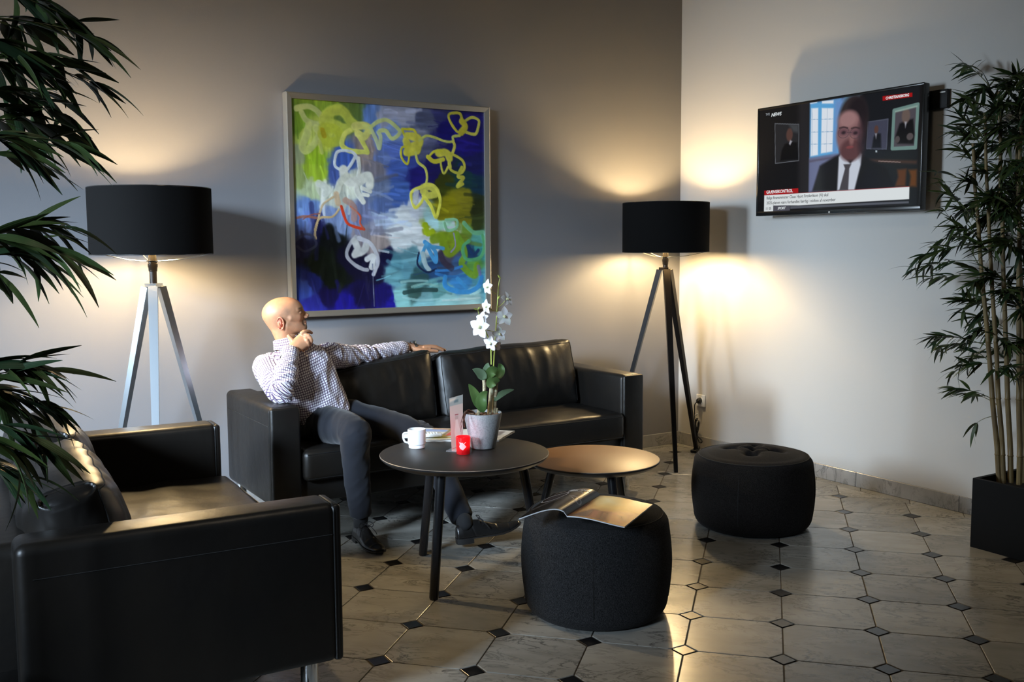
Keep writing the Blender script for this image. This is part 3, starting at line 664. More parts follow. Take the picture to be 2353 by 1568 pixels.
    S_([(420,560),(430,620),(480,640),(540,620),(580,600),(590,660)], 56, Wt); S_([(500,650),(510,710),(545,770)], 34, Wt); S_([(540,680),(590,700)], 22, Wt); S_([(545,720),(575,725)], 22, Wt); S_([(440,600),(400,640),(380,700)], 40, (220,220,200), op=0.9)
    S_([(260,650),(320,690),(300,720)], 40, (225,228,215), op=0.8)
    S_([(350,740),(290,780),(265,830),(240,920),(225,980),(230,1015)], 13, (215,190,150)); S_([(385,820),(340,870),(260,880),(225,960)], 12, (210,180,130)); S_([(370,720),(380,780)], 34, (215,180,140), op=0.8)
    S_([(110,880),(170,870),(240,880)], 14, (175,110,85), op=0.8); S_([(150,890),(200,860),(260,850)], 7, (170,90,65), op=0.8)
    S_([(400,800),(430,900),(470,930),(545,950)], 17, (215,70,42)); S_([(460,800),(520,860),(520,910),(545,950)], 11, (200,90,65)); S_([(430,760),(480,800),(480,880)], 40, (190,140,120), op=0.7)
    S_([(490,1000),(440,1070),(430,1130),(470,1180),(530,1215),(560,1220)], 22, (190,190,195), op=0.9); S_([(480,1030),(500,1080),(480,1120),(540,1090),(560,1050)], 42, (205,205,200)); S_([(510,1010),(580,1040),(620,1110),(630,1170),(600,1250)], 26, (205,205,210), op=0.9)
    S_([(560,1150),(600,1130),(590,1200)], 36, (215,215,212)); S_([(640,1090),(700,1100)], 14, (190,195,200), op=0.8, rough=0.7); S_([(595,1180),(597,1300),(600,1460)], 5, (120,125,150), op=0.8); S_([(90,1040),(150,990),(210,1000),(230,1060),(160,1100),(110,1070)], 14, (90,92,115), op=0.6)
    S_([(945,920),(960,970),(990,960)], 40, (165,185,30)); S_([(1000,1010),(1060,1000),(1130,980),(1160,1040),(1100,1100),(1060,1040)], 60, (125,150,30), op=0.9)
    S_([(1080,880),(1150,880),(1150,930),(1090,950),(1070,900)], 18, (140,195,150)); S_([(1150,980),(1190,1060),(1200,1120),(1180,1180),(1260,1250),(1280,1180)], 42, (120,160,40), op=0.9)
    S_([(1200,900),(1260,960),(1320,960)], 28, (110,175,130), op=0.9); S_([(1320,980),(1330,1060),(1300,1130),(1210,1140),(1190,1060),(1230,1020)], 22, (90,165,110)); S_([(1230,1060),(1260,1110),(1290,1080)], 20, (30,60,100))
    S_([(940,1030),(980,1060),(1010,1100),(1010,1160),(980,1110),(950,1040)], 26, (75,150,200)); S_([(950,1040),(920,1110),(900,1150)], 24, (85,160,205)); S_([(990,1060),(1060,1070)], 24, (80,150,190)); S_([(925,1110),(940,1180),(965,1215)], 30, (170,190,190), op=0.9)
    S_([(900,1100),(890,1180),(950,1230),(1010,1210)], 12, (25,40,70)); S_([(1010,1220),(1100,1215),(1180,1190)], 16, (55,120,185)); S_([(1010,1240),(1100,1260),(1200,1250)], 18, (50,110,170))
    S_([(1070,1260),(1070,1320),(1120,1350),(1220,1360),(1290,1320),(1310,1260)], 30, (60,140,200)); S_([(1150,1270),(1210,1330)], 26, (65,145,200), op=0.8)
    S_([(780,1300),(850,1290),(950,1290)], 14, (150,190,185), op=0.7); S_([(800,1370),(900,1350),(1010,1350)], 26, (35,60,58), op=0.8); S_([(850,1330),(930,1310),(1020,1325)], 14, (140,185,175), op=0.7)
    S_([(1050,1420),(1180,1410),(1300,1400)], 12, (190,215,212), op=0.7); S_([(790,1400),(900,1420),(1030,1410)], 14, (160,205,205), op=0.6); S_([(1040,1100),(1060,1160),(1110,1200)], 40, (55,45,60), op=0.7); S_([(1290,1190),(1300,1240)], 24, (120,110,165), op=0.7)
    S_([(1130,970),(1140,1050),(1110,1095)], 10, (150,140,190), op=0.8)
    cvm = mat('oil_paint', (1, 1, 1), 0.33, spec=0.45, attr='col', bump=[('noise', 120, 0.2, 0.001)])
    cv.mesh('canvas', cvm, root, lambda u, v, r: (x0+FW-0.002+u*W, -FD+0.018-r, z1-FW+0.002-v*H), gain=1.0)
painting()

# ---- text helper
def text(body, size, name, material, parent, origin, xdir, ydir, align='LEFT', shear=0.0, bold=0.0, sx=1.0, label=None):
    cu = bpy.data.curves.new(name, 'FONT'); cu.body = body; cu.size = size; cu.align_x = align; cu.shear = shear; cu.offset = bold; cu.extrude = 0.0003; cu.resolution_u = 3
    t = bpy.data.objects.new(name, cu); C.objects.link(t)
    dg = bpy.context.evaluated_depsgraph_get(); me = bpy.data.meshes.new_from_object(t.evaluated_get(dg)); bpy.data.objects.remove(t)
    me.materials.clear(); me.materials.append(material)
    X = Vector(xdir).normalized(); Y = Vector(ydir).normalized(); Z = X.cross(Y)
    for v in me.vertices: v.co = Vector(origin)+X*v.co.x*sx+Y*v.co.y+Z*v.co.z
    o = link(name, me, parent, flat=True)
    return o

# ------------------------------------------------------------------ television
def television():
    zb, zt = 1.541, 2.178; y_l, y_r = -0.838, -1.969; fx = -0.135
    Wt = y_l-y_r; Ht = zt-zb; D_ = 0.045
    root = empty('wall_television', (fx+D_, (y_l+y_r)/2, zb), 0, 'black flat television on a wall bracket showing a news broadcast', 'television')
    root.rotation_euler = (0, 0, 0)
    # local: x depth (front at -D_), y along the wall, z up
    def P(u, v, o=0.0): return Vector((-D_-o, Wt/2-u*Wt, Ht*(1-v)))
    mb = MB(); add_rbox(mb, -D_+0.001, 0.0, -Wt/2, Wt/2, 0, Ht, 0.006, seg=3); mb.build('casing', M['black_plastic'], root)
    bz = 0.013
    for a in ((-Wt/2, Wt/2, Ht-bz, Ht), (-Wt/2, Wt/2, 0, 0.026), (-Wt/2, -Wt/2+bz, 0.02, Ht-0.008), (Wt/2-bz, Wt/2, 0.02, Ht-0.008)):
        mb = MB(); add_rbox(mb, -D_-0.004, -D_+0.004, a[0], a[1], a[2], a[3], 0.002, seg=2); mb.build('bezel', M['black_plastic'], root)
    mb = MB(); mb.box(-0.004, 0.055, -0.24, 0.24, 0.16, 0.46); mb.box(0.0, 0.10, -0.05, 0.05, 0.20, 0.42); mb.build('back_cover', M['matt_black'], root)
    mb = MB(); add_rbox(mb, 0.062, 0.0895, -Wt/2-0.055, -Wt/2+0.20, Ht-0.125, Ht-0.03, 0.004, seg=2); add_rbox(mb, 0.062, 0.0895, -0.35, -0.20, 0.1, 0.5, 0.004, seg=2)
    mb.box(0.03, 0.075, -Wt/2+0.06, -Wt/2+0.14, Ht-0.12, Ht-0.04); mb.box(0.02, 0.0895, -0.13, 0.13, 0.2, 0.42); wm = mb.build('wall_mount', M['matt_black'], root)
    mb = MB(); add_rbox(mb, 0.0615, 0.064, -Wt/2-0.044, -Wt/2-0.012, Ht-0.048, Ht-0.041, 0.001, seg=1); mb.build('slot', M['white_plastic'], wm)
    # screen image
    sb0, sb1, st0, st1 = 0.008, 0.992, 0.018, 0.962   # u,v range on the panel
    SW = (sb1-sb0)*Wt; SH = (st1-st0)*Ht
    cv = Canvas(420, 240, SW, SH)
    Hq = homog([(180, 393), (1755, 97), (1727, 1327), (158, 1410)])
    def q(pts): a = Hq(pts); return np.c_[(a[:, 0]-sb0)/(sb1-sb0), (a[:, 1]-st0)/(st1-st0)]
    def poly(pts, col, soft=0.003, op=1.0): cv.poly(q(pts), col, soft, op)
    def st(pts, wd, col, **k): cv.stroke(q(pts), wd*Wt/1575, col, vary=0.0, rough=0.0, **k)
    cv.c[:] = np.array((20, 19, 21))/255
    poly([(560, 300), (670, 300), (660, 1190), (560, 1190)], (42, 40, 43), 0.02, 0.8)
    # bright window bay
    poly([(668, 325), (1140, 240), (1150, 1150), (655, 1170)], (86, 90, 120), 0.004)
    poly([(668, 325), (960, 275), (940, 800), (665, 850)], (95, 170, 225), 0.008)
    poly([(900, 290), (1140, 240), (1100, 330), (960, 420), (925, 560), (930, 800), (880, 810)], (110, 150, 205), 0.02)
    poly([(1010, 262), (1140, 242), (1130, 300), (980, 380)], (120, 205, 230), 0.02, 0.8)
    for p in ([(680, 375), (745, 370), (742, 815), (672, 830)], [(778, 370), (890, 368), (880, 780), (770, 800)], [(670, 325), (735, 312), (733, 322), (670, 335)], [(780, 305), (890, 292), (888, 325), (780, 328)]): poly(p, (232, 240, 250), 0.004)
    for a in ((585, 480), (590, 600), (0, 715)):
        y = a[1]; st([(672, y), (745, y-3)], 5, (150, 185, 215)); st([(775, y-4), (885, y-10)], 5, (150, 185, 215))
    st([(690, 375), (686, 825)], 4, (150, 185, 215)); st([(832, 370), (822, 795)], 4, (170, 190, 215))
    poly([(660, 850), (940, 800), (960, 860), (780, 900), (690, 1160), (655, 1170)], (108, 115, 150), 0.008)
    poly([(660, 870), (930, 820), (930, 835), (660, 888)], (80, 70, 85), 0.006, 0.7)
    # panelled wall right
    poly([(1140, 240), (1710, 130), (1690, 1300), (1100, 1150)], (24, 26, 31), 0.004)
    poly([(1230, 845), (1690, 850), (1685, 880), (1230, 870)], (70, 48, 40), 0.008); st([(1320, 862), (1530, 868)], 7, (135, 115, 110))
    poly([(1500, 940), (1590, 930), (1580, 1100), (1480, 1100), (1510, 1010)], (90, 52, 28), 0.008); poly([(1610, 940), (1690, 935), (1688, 1100), (1620, 1100), (1630, 1000)], (98, 58, 26), 0.008)
    # portraits
    def portrait(fr, back, frame, wd, dark, head, hr, coat, shirt):
        poly(fr, back, 0.003); st(fr+[fr[0]], wd, frame, straight=True)
        poly(coat, dark, 0.006); cv.ell(q([head])[0], hr, (105, 90, 84) if wd > 10 else (88, 62, 56), 0.35); poly(shirt, (165, 165, 175), 0.004)
    portrait([(338, 528), (562, 530), (560, 872), (340, 905)], (38, 38, 41), (95, 98, 104), 7, (13, 12, 13), (474, 630), (0.022, 0.062), [(385, 880), (400, 780), (430, 720), (480, 700), (545, 700), (556, 860)], [(480, 680), (500, 690), (480, 730), (468, 715)])
    poly([(465, 530), (560, 532), (560, 610), (510, 600)], (72, 76, 80), 0.01, 0.8)
    portrait([(1215, 490), (1410, 458), (1395, 745), (1205, 745)], (66, 68, 86), (80, 84, 100), 8, (22, 23, 28), (1297, 560), (0.012, 0.035), [(1255, 740), (1270, 640), (1290, 595), (1340, 600), (1345, 735)], [(1285, 600), (1303, 598), (1295, 650)])
    portrait([(1465, 375), (1695, 310), (1675, 725), (1450, 740)], (78, 74, 82), (110, 140, 135), 26, (17, 17, 20), (1580, 425), (0.022, 0.062), [(1475, 640), (1520, 500), (1570, 470), (1650, 450), (1665, 600), (1655, 690), (1500, 690)], [(1568, 480), (1590, 480), (1575, 540)])
    poly([(1475, 380), (1690, 320), (1690, 335), (1475, 395)], (150, 175, 165), 0.004); cv.ell(q([(1620, 620)])[0], (0.018, 0.03), (85, 78, 80)); cv.ell(q([(1500, 650)])[0], (0.013, 0.03), (80, 74, 76))
    poly([(1290, 760), (1306, 760), (1306, 778), (1290, 778)], (190, 205, 215), 0.002)
    # newsreader
    poly([(690, 1160), (760, 920), (900, 830), (960, 800), (1150, 800), (1240, 850), (1400, 930), (1470, 1100), (1460, 1160)], (20, 18, 21), 0.008)
    poly([(940, 830), (960, 800), (1050, 890), (1145, 780), (1160, 800), (1150, 900), (1090, 1145), (925, 1150)], (205, 212, 226), 0.006)
    poly([(985, 900), (1060, 893), (1040, 940), (1030, 1145), (945, 1150), (1000, 940)], (72, 68, 74), 0.004)
    cv.ell(q([(1075, 480)])[0], (0.088, 0.230), (52, 44, 46), 0.25)       # hair
    cv.ell(q([(1120, 420)])[0], (0.06, 0.16), (34, 28, 32), 0.5)
    cv.ell(q([(1040, 610)])[0], (0.078, 0.200), (132, 96, 98), 0.22)
    cv.ell(q([(1025, 470)])[0], (0.058, 0.075), (160, 122, 122), 0.6)
    cv.ell(q([(1055, 760)])[0], (0.066, 0.100), (92, 58, 60), 0.4)        # beard
    cv.ell(q([(1160, 640)])[0], (0.026, 0.17), (50, 36, 42), 0.8, 0.7)   # shaded side
    cv.ell(q([(1045, 735)])[0], (0.022, 0.013), (128, 66, 68), 0.6)
    cv.ell(q([(1062, 665)])[0], (0.014, 0.045), (150, 108, 106), 0.9, 0.8)
    for cx_ in (985, 1098):
        cv.ell(q([(cx_, 592)])[0], (0.030, 0.030), (96, 66, 76), 0.9, 0.7); c0 = q([(cx_, 600)])[0]
        cv.ell(q([(cx_, 598)])[0], (0.012, 0.014), (40, 30, 36), 0.9, 0.8)
        P_ = [(c0[0]+0.033*math.cos(a), c0[1]+0.046*math.sin(a)) for a in np.linspace(0, 2*PI, 25)]; cv.stroke(P_, 0.0030, (70, 56, 66), vary=0, rough=0, op=0.75, soft=1.2, straight=True)
        st([(cx_-38, 556), (cx_, 545), (cx_+38, 553)], 12, (60, 44, 48), soft=1.0, op=0.8)
    st([(1020, 596), (1064, 596)], 5, (70, 56, 66), op=0.7)
    # captions
    poly([(235, 1165), (556, 1135), (556, 1180), (235, 1210)], (176, 22, 26), 0.0015); poly([(236, 1208), (1620, 1098), (1618, 1106), (236, 1216)], (150, 20, 24), 0.001)
    poly([(235, 1210), (1620, 1103), (1618, 1222), (560, 1300), (320, 1306), (318, 1368), (231, 1373)], (232, 238, 240), 0.0015)
    poly([(320, 1308), (478, 1300), (477, 1358), (319, 1368)], (82, 82, 92), 0.0015); poly([(480, 1308), (1615, 1242), (1615, 1262), (480, 1334)], (88, 92, 102), 0.002)
    poly([(1355, 243), (1640, 200), (1640, 240), (1355, 287)], (170, 18, 22), 0.0015)
    scr = mat('tv_screen', (0.5, 0.5, 0.5), 0.12, spec=0.2, attr='col', emit=(1, 1, 1), estr=0.80)
    nt = scr.node_tree; bs = nt.nodes['Principled BSDF']
    for l in list(bs.inputs['Base Color'].links): nt.links.remove(l)
    bs.inputs['Base Color'].default_value = (0.004, 0.004, 0.004, 1)
    cv.mesh('screen', scr, root, lambda u, v, r: (np.full(u.shape, -D_-0.0015), Wt/2-(sb0+u*(sb1-sb0))*Wt, Ht*(1-(st0+v*(st1-st0)))))
    tw = mat('caption_white', (0.01, 0.01, 0.01), 0.3, emit=(0.86, 0.92, 0.95), estr=0.8); tb = mat('caption_black', (0.02, 0.02, 0.022), 0.5)
    def tx(body, p, size, m, **k):
        a = Hq([p])[0]; o = P(a[0], a[1], 0.002); return text(body, size, 'caption', m, root, o, (0, -1, 0), (0, 0, 1), **k)
    tx('GRÆNSEKONTROL', (255, 1194), 0.026, tw, bold=0.0004, sx=0.90)
    tx('Ifølge finansminister Claus Hjort Frederiksen (V) skal', (256, 1249), 0.0245, tb, sx=0.88); tx('2025-planen være forhandlet færdig i midten af november', (256, 1296), 0.0245, tb, sx=0.895)
    tx('11 05', (246, 1350), 0.024, tb, sx=0.85); tx('SPORT', (360, 1342), 0.020, tw, shear=0.25, bold=0.0003)
    tx('CHRISTIANSBORG', (1385, 274), 0.0195, tw, bold=0.0004, sx=0.88); tx('NEWS', (303, 464), 0.028, tw, shear=0.25, bold=0.0005)
    tx('TV2', (252, 456), 0.019, mat('caption_grey', (0.01, 0.01, 0.01), 0.3, emit=(0.5, 0.55, 0.6), estr=0.5), bold=0.0004); tx('LG', (866, 1366), 0.013, tw)
    mb = MB(); a = Hq([(853, 1360)])[0]; o_ = P(a[0], a[1], 0.0052); mb.tube([(o_.x, o_.y+0.0045*math.cos(t), o_.z+0.0045*math.sin(t)) for t in np.linspace(0, 2*PI, 17)], 0.0007, 5); mb.tube([o_, o_+Vector((0, -0.004, 0))], 0.0007, 5); mb.build('emblem', tw, root)
television()

# ------------------------------------------------------------------ magazine on the pouf
def surf_thing(name, cvs, material, parent, fn): return cvs.mesh(name, material, parent, fn)
def magazine():
    A = Vector((-2.779, -2.316)); # left outer front corner; built from spine outwards
    sp0 = atZ(1303, 1190, 0.428); sp1 = atZ(1378, 1143, 0.428); r0 = atZ(1435, 1215, 0.432); r1 = atZ(1500, 1163, 0.432); l0 = atZ(1192, 1196, 0.425); l1 = atZ(1272, 1138, 0.430)
    root = empty('open_magazine', (sp0.x, sp0.y, 0.42), 0, 'open glossy magazine lying on the charcoal pouf', 'magazine'); O = Vector((sp0.x, sp0.y, 0.42))
    gl = mat('glossy_page', (1, 1, 1), 0.20, spec=0.42, attr='col'); paper = mat('page_edge', (0.72, 0.74, 0.78), 0.5)
    # right-hand page : beach picture with golden lamp reflection painted into its colours
    cr = Canvas(150, 190, 0.225, 0.29); Hr = homog([(1400, 235), (2010, 375), (1610, 682), (845, 540)])
    # page canvas coordinates: u from spine to outer edge, v from far to near
    cr.c[:] = np.array((196, 140, 62))/255
    def pr_(pts, col, soft=0.012, op=1.0): cr.poly(Hr(pts), col, soft, op)
    pr_([(845, 540), (1240, 455), (1320, 470), (1250, 585), (1150, 570)], (92, 48, 22)); pr_([(1280, 250), (1400, 235), (1250, 360), (900, 530), (845, 540), (1100, 380)], (120, 66, 30)); pr_([(1330, 300), (1440, 245), (1790, 320), (1800, 480), (1500, 470), (1280, 430)], (250, 205, 110), 0.03); pr_([(1380, 260), (1600, 290), (1580, 380), (1400, 370)], (255, 240, 180), 0.04)
    pr_([(1150, 570), (1260, 460), (1360, 490), (1270, 590)], (170, 98, 58), 0.01); pr_([(1440, 490), (1600, 490), (1630, 600), (1600, 670), (1400, 620)], (190, 122, 72), 0.012); pr_([(1600, 490), (1790, 510), (1680, 620), (1640, 600)], (140, 70, 25), 0.02); pr_([(1260, 600), (1360, 490), (1480, 495), (1400, 630)], (120, 62, 28), 0.01)
    pr_([(1560, 530), (1640, 540), (1640, 600), (1590, 600)], (120, 60, 30), 0.01)
    def page(u, v, side):   # 3D surface of a page; u 0 spine .. 1 edge ; v 0 far .. 1 near
        a0, a1, b0, b1 = (sp1, sp0, r1, r0) if side > 0 else (sp1, sp0, l1, l0)
        near = [a1[i]+(b1[i]-a1[i])*u for i in range(3)]; far = [a0[i]+(b0[i]-a0[i])*u for i in range(3)]
        x = far[0]+(near[0]-far[0])*v; y = far[1]+(near[1]-far[1])*v
        z = (0.010*np.sin(np.clip(u*3.2, 0, PI))*(1-u)) if side > 0 else (0.027*np.sin(np.clip(u, 0, 1)**0.58*PI)*(0.95+0.1*v))
        return x-O.x, y-O.y, (far[2]+(near[2]-far[2])*v)+z-O.z+0.006
    cr.mesh('right_page', gl, root, lambda u, v, r: page(u, v, 1))['label'] = 'photograph page with golden lamp sheen painted in'
    cl = Canvas(170, 190, 0.225, 0.29); cl.c[:] = np.array((33, 27, 24))/255; Hl = homog([(1280, 250), (640, 232), (165, 578), (845, 535)])
    def sl(pts, wd, col, **k): cl.stroke(Hl(pts), wd, col, vary=0.1, rough=0.3, **k)
    sl([(450, 370), (500, 385), (640, 385), (780, 350), (870, 310), (860, 290), (760, 290), (600, 300), (480, 340), (470, 370)], 0.0045, (200, 196, 200)); cl.poly(Hl([(520, 370), (650, 375), (800, 330), (840, 305), (760, 300), (600, 312)]), (66, 58, 60), 0.01)
    cl.poly(Hl([(880, 250), (960, 240), (1010, 265), (960, 285), (880, 275)]), (150, 152, 160), 0.008); sl([(660, 265), (740, 250), (840, 260)], 0.004, (170, 160, 150)); sl([(600, 400), (700, 385), (800, 380)], 0.004, (90, 84, 82))
    sl([(880, 360), (950, 370), (1020, 400), (980, 430), (900, 380)], 0.0035, (140, 146, 156)); sl([(960, 300), (1040, 300), (1060, 330)], 0.007, (110, 110, 116))
    for k in range(11):
        for c0, c1 in (((300, 505), (470, 465)), ((490, 455), (640, 415)), ((655, 410), (840, 400))):
            t = k/11; x0, y0 = c0[0]+t*60, c0[1]-t*48; x1, y1 = c1[0]+t*60, c1[1]-t*44; sl([(x0, y0), (x1, y1)], 0.0012, (118, 112, 112), op=0.8)
    cl.mesh('left_page', gl, root, lambda u, v, r: page(u, v, -1))['label'] = 'dark printed page with white title'
    # title, following the curve of the page
    cu = bpy.data.curves.new('t', 'FONT'); cu.body = 'FREMTIDEN'; cu.size = 0.034; cu.offset = 0.0004; cu.resolution_u = 2
    t = bpy.data.objects.new('t', cu); C.objects.link(t); me = bpy.data.meshes.new_from_object(t.evaluated_get(bpy.context.evaluated_depsgraph_get())); bpy.data.objects.remove(t)
    me.materials.clear(); me.materials.append(mat('title_white', (0.75, 0.75, 0.75), 0.25))
    xs = [v.co.x for v in me.vertices]; tw_ = max(xs)
    for v in me.vertices:
        uu = 0.60-v.co.x/tw_*0.47; vv = 0.135-v.co.y/0.034*0.085
        x, y, z = page(np.array(uu), np.array(vv), -1); v.co = (float(x), float(y), float(z)+0.0012)
    link('title', me, root, flat=True)
    # the stacks of leaves under the open pages
    for side, n in ((1, 5), (-1, 3)):
        mb = MB(); N = 14
        top = []; bot = []
        for i in range(N+1):
            u = i/N; rowt = []; rowb = []
            for v in (0, 1):
                x, y, z = page(np.array(u), np.array(float(v)), side); rowt.append((float(x), float(y), float(z)-0.0006)); rowb.append((float(x), float(y), float(z)-0.0042))
            top.append(rowt[0]); top.append(rowt[1]); bot.append(rowb[0]); bot.append(rowb[1])
        V_ = top+bot; F_ = []; o2 = len(top)
        for i in range(N):
            a, b, c, d = 2*i, 2*i+1, 2*i+3, 2*i+2
            F_ += [(a, b, c, d), (o2+a, o2+d, o2+c, o2+b), (b, o2+b, o2+c, c), (a, d, o2+d, o2+a)]
        F_ += [(0, o2, o2+1, 1), (2*N, 2*N+1, o2+2*N+1, o2+2*N)]
        mb.add(V_, F_); mb.build('page_stack', paper, root)
magazine()

# ------------------------------------------------------------------ things on the black table
def mug():
    c = atZ(958, 1029, T1H); root = empty('coffee_mug', (c.x, c.y, T1H), 0, 'white porcelain mug on the left of the black table', 'mug')
    mb = MB(); mb.lathe([(0.001, 0.004), (0.030, 0.002), (0.032, 0.0), (0.0345, 0.002), (0.0345, 0.011), (0.033, 0.014), (0.0385, 0.018), (0.0385, 0.079), (0.0375, 0.081), (0.0355, 0.079), (0.0350, 0.020), (0.001, 0.016)], 56, cap=False); mb.build('cup', M['white_porcelain'], root)
    d = -Vector((rt0.x, rt0.y, 0)).normalized()
    d = (d*0.96-Vector((fw.x, fw.y, 0)).normalized()*0.28).normalized(); Z = Vector((0, 0, 1))
    mb = MB(); mb.tube([d*0.036+Z*0.066, d*0.052+Z*0.066, d*0.058+Z*0.060, d*0.058+Z*0.045, d*0.052+Z*0.030, d*0.044+Z*0.025, d*0.035+Z*0.025], [(0.0062, 0.0042)]*7, 12, smooth=2, flat=(0, 0, 1) if False else d.cross(Z)); mb.build('handle', M['white_porcelain'], root)
mug()
def newspaper():
    P = [atZ(x, y, T1H) for x, y in ((972, 988), (1183, 994), (1147, 1015), (940, 1016))]
    O = sum(P, Vector())/4; root = empty('folded_newspaper', (O.x, O.y, T1H), 0, 'folded newspaper lying behind the orchid pot', 'newspaper')
    cv = Canvas(260, 130, 0.50, 0.25); cv.c[:] = np.array((205, 203, 196))/255; rng = random.Random(3)
    for k in range(26):
        for c in range(7):
            if rng.random() < 0.16: continue
            u0 = 0.02+c*0.14; v0 = 0.06+k*0.035
            cv.poly([(u0, v0), (u0+0.115*rng.uniform(0.6, 1), v0), (u0+0.115, v0+0.014), (u0, v0+0.014)], (128, 126, 122), 0.001, 0.6)
    for (u0, v0, u1, v1, c) in ((0.04, 0.10, 0.30, 0.30, (120, 140, 185)), (0.12, 0.02, 0.34, 0.12, (170, 120, 75)), (0.34, 0.04, 0.42, 0.62, (196, 60, 48)), (0.30, 0.04, 0.335, 0.62, (120, 100, 60)), (0.43, 0.04, 0.47, 0.60, (150, 130, 90)), (0.50, 0.15, 0.68, 0.55, (128, 120, 60)), (0.20, 0.62, 0.46, 0.86, (205, 190, 80)), (0.78, 0.15, 0.93, 0.6, (105, 95, 90)), (0.06, 0.40, 0.24, 0.52, (60, 90, 60)), (0.52, 0.62, 0.7, 0.8, (120, 60, 40))):
        cv.poly([(u0, v0), (u1, v0), (u1, v1), (u0, v1)], c, 0.006, 0.85)
    def f(u, v, r):
        x = (P[0].x*(1-u)+P[1].x*u)*(1-v)+(P[3].x*(1-u)+P[2].x*u)*v-O.x; y = (P[0].y*(1-u)+P[1].y*u)*(1-v)+(P[3].y*(1-u)+P[2].y*u)*v-O.y
        return x, y, 0.0085+0.002*np.sin(u*9)*np.sin(v*4)+0.001*np.sin(v*13+u*5)
    cv.mesh('front_page', mat('newsprint', (1, 1, 1), 0.85, attr='col'), root, f)
    for k in range(3):
        mb = MB(); z0 = 0.0005+0.0025*k; sh = 1-0.006*k
        pts = []; N = 22
        for e, (a, b) in enumerate(((0, 1), (1, 2), (2, 3), (3, 0))):
            for q in range(N): p = P[a].lerp(P[b], q/N)-O; pts.append((p.x*sh+0.0015*math.sin(q*1.7+k), p.y*sh+0.0015*math.sin(q*2.1+k*2)))
        mb.rings([[(x, y, z) for x, y in pts] for z in (z0, z0+0.0021)]); mb.build('sheet', mat('newsprint_edge', (0.60, 0.59, 0.56), 0.9), root, flat=True)
newspaper()
def remote():
    a = atZ(925, 1013, T1H); b = atZ(1016, 1009, T1H); d = (b-a); L_ = d.length; ang = math.atan2(d.y, d.x)
    root = empty('remote_control', (a.x, a.y, T1H+0.012), ang, 'white remote control lying behind the mug, partly on the newspaper', 'remote control')
    mb = MB(); add_rbox(mb, 0, L_, -0.021, 0.021, 0.0, 0.016, 0.007, seg=4); mb.build('body', M['white_plastic'], root)
    for i in range(9):
        for j in (-1, 0, 1):
            mb = MB(); add_rbox(mb, 0.045+i*0.013, 0.053+i*0.013, j*0.011-0.0035, j*0.011+0.0035, 0.0155, 0.0180, 0.001, seg=1); mb.build('button', M['white_plastic'], root)
remote()
def candle():
    c = atZ(1064.5, 1043, T1H); root = empty('candle_glass', (c.x, c.y, T1H), 0, 'red glass candle holder with a lit tealight on the black table', 'candle')
    g = mat('red_glass', (0.80, 0.012, 0.020), 0.10, spec=0.5, trans=0.55, emit=(0.95, 0.020, 0.030), estr=0.16)  # candlelight in the glass put in as red emission, dimmer at the base
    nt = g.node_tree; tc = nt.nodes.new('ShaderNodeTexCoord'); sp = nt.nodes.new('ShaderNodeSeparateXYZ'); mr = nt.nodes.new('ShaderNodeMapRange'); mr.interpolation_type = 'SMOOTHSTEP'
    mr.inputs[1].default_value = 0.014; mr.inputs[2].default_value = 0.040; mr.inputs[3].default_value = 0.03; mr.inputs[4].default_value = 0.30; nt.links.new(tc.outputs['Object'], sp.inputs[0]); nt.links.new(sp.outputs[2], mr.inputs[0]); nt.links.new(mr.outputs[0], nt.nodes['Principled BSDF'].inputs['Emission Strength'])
    mb = MB(); mb.lathe([(0.001, 0.0), (0.0265, 0.0), (0.0285, 0.003), (0.0305, 0.071), (0.0290, 0.073), (0.0272, 0.071), (0.0255, 0.006), (0.001, 0.005)], 48, cap=False); mb.build('glass', g, root)
    mb = MB(); mb.lathe([(0.001, 0.0065), (0.0195, 0.0065), (0.0195, 0.022), (0.0185, 0.022), (0.001, 0.0205)], 32, cap=False); mb.build('tealight', M['white_plastic'], root)
    mb = MB(); mb.lathe([(0.0012, 0.024), (0.0042, 0.031), (0.0040, 0.038), (0.0008, 0.050)], 14, cap=False); fl = mb.build('flame', mat('flame', (1, 0.6, 0.3), 0.5, emit=(1.0, 0.60, 0.28), estr=45), root)
    l = bpy.data.lights.new('candle_glow', 'POINT'); l.energy = 0.10; l.color = (1.0, 0.06, 0.07); l.shadow_soft_size = 0.012
    lo = bpy.data.objects.new('candle_glow', l); C.objects.link(lo); lo.parent = root; lo.location = (0, 0, 0.088)
    # pale geometric emblem printed on the glass, towards the room; given its own emission
    d = Vector((CAM.x-c.x, CAM.y-c.y)).normalized(); a0 = math.atan2(d.y, d.x)
    P2 = [(-0.017, 0.054), (-0.006, 0.051), (0.012, 0.054), (0.004, 0.045), (0.013, 0.034), (-0.001, 0.020), (-0.012, 0.026), (-0.017, 0.036), (-0.013, 0.044)]
    mb = MB(); mb.add([((0.0306+0.0002)*math.cos(a0+x/0.030), (0.0306+0.0002)*math.sin(a0+x/0.030), z) for x, z in P2]+[(0.0308*math.cos(a0-0.1), 0.0308*math.sin(a0-0.1), 0.04)], [(9, i, (i+1) % 9) for i in range(9)])
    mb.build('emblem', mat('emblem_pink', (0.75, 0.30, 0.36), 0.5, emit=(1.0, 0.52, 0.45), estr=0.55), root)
candle()
